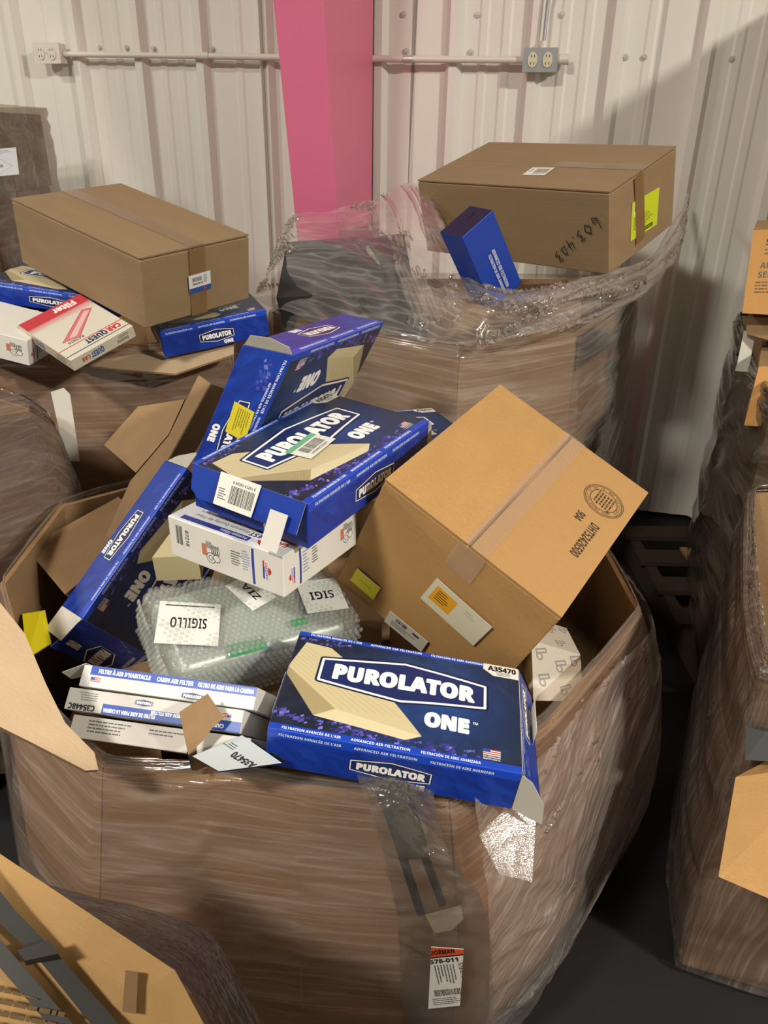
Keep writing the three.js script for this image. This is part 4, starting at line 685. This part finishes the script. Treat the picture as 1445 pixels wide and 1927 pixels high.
{ // added facet of film, tilted to mirror the key lamp into the camera
  const rows = [[[0.155, 0.637, -0.842], [0.19, 0.65, -0.872], [0.255, 0.656, -0.909]], [[0.17, 0.616, -0.825], [0.205, 0.62, -0.845], [0.245, 0.62, -0.86]], [[0.186, 0.594, -0.806], [0.21, 0.588, -0.808], [0.236, 0.58, -0.806]]];
  const g = sheetGeo(rows, 24, 24, { amp: 0.0012, fu: 6, fv: 8 }); g.translate(-nearBin.position.x, -nearBin.position.y, -nearBin.position.z);
  part('film_glint_facet', g, filmMat({ color: 0xf4f2f0, bump: 0.0008, rough: 0.12, through: 0.93 }), nearBin, 'added taut film facet angled to mirror the key lamp');
}

/* ------------------------------------------------------------------ stacks at the sides */
{ // film-wrapped stack by the wall at the far left
  const o = thing('wrapped_stack', 'film-wrapped stack of kraft boxes against the wall at the left frame edge', 'stack', [-1.85, 0, -3.25]);
  for (let i = 0; i < 6; i++) part('carton', cartonGeo(0.8, 0.27, 0.6, 0.004, 0.004, i).translate((i % 2) * 0.01, 0.15 + i * 0.274, 0), M.kraft, o);
  const ring = (e, y) => [[-0.42, -0.32], [0.42, -0.32], [0.42, 0.32], [-0.42, 0.32]].flatMap(([x, z], k, a) => { const n = a[(k + 1) % 4]; return [[x * (1 + e), y, z * (1 + e)], [(x * 2 + n[0]) / 3 * (1 + e), y, (z * 2 + n[1]) / 3 * (1 + e)], [(x + n[0] * 2) / 3 * (1 + e), y, (z + n[1] * 2) / 3 * (1 + e)]]; });
  part('stretch_wrap', sheetGeo([ring(0.03, 0.02), ring(0.03, 0.6), ring(0.03, 1.1), ring(0.02, 1.68)], 100, 60, { closed: true, amp: 0.012, uvw: 3, tension: 0.1 }), filmMat({ color: 0xc9beb4, bump: 0.003 }), o, 'clear stretch film');
  const artShip = canvas(256, 256, (g, w, h) => { g.fillStyle = '#c9cdd2'; g.fillRect(0, 0, w, h); lines(g, 20, 20, 200, 40, 3, '#8a8f96'); g.strokeStyle = '#9aa0a8'; g.lineWidth = 3; g.beginPath(); g.moveTo(128, 80); g.lineTo(220, 170); g.lineTo(128, 240); g.lineTo(36, 170); g.closePath(); g.stroke(); g.fillStyle = '#80868e'; g.fillRect(90, 150, 70, 26); });
  q(o, 'shipping_label', [[-1.47, 1.44, -2.984], [-1.326, 1.454, -2.991], [-1.339, 1.541, -3.033], [-1.471, 1.527, -3.026]].map((p) => V(p).sub(o.position)), [stickerMat(artShip), M.white, M.white], 0.001, 'white shipping label');
}
const artSeal2 = canvas(640, 640, (g, w, h) => { g.fillStyle = '#bb8a4c'; g.fillRect(0, 0, w, h); for (let i = 0; i < 900; i++) { g.fillStyle = rnd() > 0.5 ? 'rgba(230,180,110,0.10)' : 'rgba(110,70,20,0.08)'; g.fillRect(rnd() * w, rnd() * h, 2 + rnd() * 40, 1 + rnd() * 2); } g.fillStyle = '#3c4560'; g.textAlign = 'left'; g.font = '900 66px sans-serif'; g.fillText('SELF SEALING', 110, 120); lines(g, 110, 150, 300, 60, 2, '#6a5c48'); g.fillText('AUTO', 90, 300); g.fillText('SELLANTE', 80, 370); lines(g, 70, 400, 420, 100, 4, '#5f5344'); });
M.seal2 = new THREE.MeshStandardMaterial({ map: artSeal2, roughness: 0.75, side: THREE.DoubleSide });
const K = M.kraft, KG = M.kraftGold;
quadCarton('carton', 'printed kraft carton with blue lettering at the right frame edge', [[1.043, 1.373, -2.339], [1.231, 1.397, -2.239], [1.189, 1.175, -2.108], [1.006, 1.163, -2.214]], [0.14, 0, -0.3], [M.seal2, K, M.kraft, K, K, M.kraft]);
quadCarton('carton', 'added tall kraft carton beyond the right frame edge, shading the wall', [[1.385, 2.15, -2.4], [2.0, 2.15, -2.25], [2.0, 1.0, -2.25], [1.385, 1.0, -2.4]], [0.115, 0, -0.58], M.kraft);  // unseen carton, added to cast the diagonal shadow edge on the back wall
quadCarton('carton', 'kraft carton under the lettered one at the right frame edge', [[1.048, 1.141, -2.269], [1.264, 1.17, -2.128], [1.26, 1.065, -2.077], [1.046, 1.097, -2.248]], [0.14, 0, -0.3], M.kraft);
quadCarton('carton', 'kraft carton lower down at the right frame edge, dark print', [[1.007, 1.054, -2.049], [1.206, 1.079, -1.972], [1.17, 0.93, -1.876], [0.956, 0.921, -1.95]], [0.14, 0, -0.3], [M.seal2, K, M.kraft, K, K, M.kraft]);
quadCarton('paper_sheet', 'grey paper sheet hanging between the cartons at the right', [[1.049, 1.101, -2.272], [1.083, 1.096, -2.27], [1.063, 0.992, -2.219], [1.026, 0.994, -2.22]], [0.002, 0, -0.006], M.greyBoard, 'paper');
const sideRims = {
  far: [[0.99, 1.0, -1.9], [1.5, 1.0, -1.75], [1.9, 1.0, -2.3], [1.75, 1.0, -2.9], [1.33, 1.0, -2.95], [1.14, 1.0, -2.45]],
  near: [[0.655, 0.80, -1.06], [0.9, 0.78, -0.98], [1.3, 0.8, -0.95], [1.4, 0.85, -1.3], [1.2, 0.88, -1.62], [0.84, 0.88, -1.6], [0.70, 0.84, -1.25]],
};
bin('wrapped_pallet', 'film-wrapped pallet load at the right, behind the nearer one', sideRims.far, { film: filmMat({ color: 0xb4aea6, bump: 0.0018, through: 0.96 }), flare: 0.0, mat: M.kraft, amp: 0.012 });
bin('wrapped_pallet', 'film-wrapped pallet load in the lower right corner', sideRims.near, { film: filmMat({ color: 0xcabfb6, bump: 0.0018, through: 0.94, turn: 1.4 }), flare: 0.0, mat: M.kraft, amp: 0.008, lift: 0.015, pallet: false, y0: 0.02 });
quadCarton('carton', 'golden kraft carton under film on the lower right pallet', [[0.616, 0.613, -0.997], [0.748, 0.67, -0.97], [0.694, 0.523, -0.786], [0.554, 0.526, -0.866]], [0.2, 0.02, -0.1], M.kraftGold);
quadCarton('parts_bag', 'dark bag between film layers at the right frame edge', [[0.668, 0.746, -1.14], [0.803, 0.786, -1.138], [0.76, 0.655, -0.985], [0.627, 0.647, -1.003]], [0.1, 0, -0.06], M.dark, 'bag');
{ // unseen box stack added beside the viewer; it keeps the key lamp off the lower front of the bin
  const o = thing('added_carton_stack', 'added stack of kraft boxes outside the frame, shading the lower bin front', 'stack', [1.02, 0, 0.25]);
  for (let i = 0; i < 6; i++) part('carton', cartonGeo(0.44, 0.29, 0.52, 0.004, 0.004, i).translate(0, 0.15 + i * 0.294, 0), M.kraft, o);
}
/* nearest carton with straps, lower left corner */
{
  const artNear = canvas(1024, 1024, (g, w, h) => { g.fillStyle = '#a3804e'; g.fillRect(0, 0, w, h); for (let i = 0; i < 1500; i++) { g.fillStyle = rnd() > 0.5 ? 'rgba(230,190,120,0.10)' : 'rgba(100,70,20,0.08)'; g.fillRect(rnd() * w, rnd() * h, 2 + rnd() * 60, 1 + rnd() * 2); } });
  const mt = new THREE.MeshStandardMaterial({ map: artNear, roughness: 0.75, side: THREE.DoubleSide });
  const Q = [[-0.519, 0.927, -0.628], [-0.209, 0.816, -0.507], [-0.164, 0.772, -0.463], [-0.417, 0.792, -0.384]];
  const o = quadCarton('carton', 'strapped kraft carton nearest the viewer in the lower left corner', Q, [-0.03, -0.5, 0.05], mt);
  const r = (p) => V(p).sub(o.position).add(new THREE.Vector3(0, 0.003, 0.001));
  const ST = new THREE.MeshStandardMaterial({ color: 0x2c2a29, roughness: 0.6, side: THREE.DoubleSide });
  q(o, 'strap', [r([-0.437, 0.908, -0.574]), r([-0.373, 0.874, -0.529]), r([-0.322, 0.847, -0.5]), r([-0.236, 0.8, -0.446]), r([-0.257, 0.803, -0.439]), r([-0.334, 0.849, -0.49]), r([-0.39, 0.875, -0.519]), r([-0.437, 0.895, -0.546])], ST, 0.003, 'black strap');
  q(o, 'strap', [r([-0.417, 0.889, -0.526]), r([-0.354, 0.851, -0.488]), r([-0.286, 0.817, -0.445]), r([-0.304, 0.817, -0.44]), r([-0.373, 0.854, -0.483]), r([-0.418, 0.878, -0.51])], ST, 0.003, 'black strap');
  q(o, 'buckle', [r([-0.356, 0.863, -0.491]), r([-0.33, 0.861, -0.504]), r([-0.317, 0.856, -0.493]), r([-0.345, 0.859, -0.483])], ST, 0.012, 'dark buckle');
  const lp = [r([-0.252, 0.809, -0.468]), r([-0.238, 0.807, -0.467]), r([-0.242, 0.828, -0.496]), r([-0.255, 0.829, -0.497])];
  q(o, 'printed_mark', lp, new THREE.MeshStandardMaterial({ color: 0x6f5533, roughness: 0.8 }), 0.001, 'dark printed mark');
  const artPrint = canvas(512, 256, (g, w, h) => { g.clearRect(0, 0, w, h); lines(g, 20, 20, 470, 220, 4, '#5b4426'); });
  q(o, 'printed_text', [r([-0.389, 0.823, -0.438]), r([-0.279, 0.813, -0.424]), r([-0.275, 0.831, -0.45]), r([-0.396, 0.849, -0.475])], new THREE.MeshStandardMaterial({ map: artPrint, transparent: true, roughness: 0.8 }), 0.0006, 'dark brown print');
  // film over its far edge
  const f = [[[-0.478, 0.824, -0.644], [-0.413, 0.794, -0.63], [-0.328, 0.766, -0.627], [-0.257, 0.749, -0.619], [-0.201, 0.727, -0.608], [-0.17, 0.698, -0.582], [-0.121, 0.645, -0.535]], [[-0.456, 0.825, -0.6], [-0.391, 0.819, -0.586], [-0.314, 0.802, -0.567], [-0.257, 0.786, -0.548], [-0.216, 0.771, -0.529], [-0.193, 0.76, -0.513], [-0.161, 0.719, -0.482]]].map((w) => w.map((p) => V(p).sub(o.position)));
  part('stretch_wrap', sheetGeo(f, 90, 16, { amp: 0.004, fu: 3, fv: 6, uvw: 1.4, uvh: 0.3 }), filmMat({ color: 0x8f8078, through: 0.9, bump: 0.003 }), o, 'dull film edge');
}

scene.traverse((o) => { if (o.isMesh) { o.castShadow = true; o.receiveShadow = true; } });
renderer.render(scene, camera);
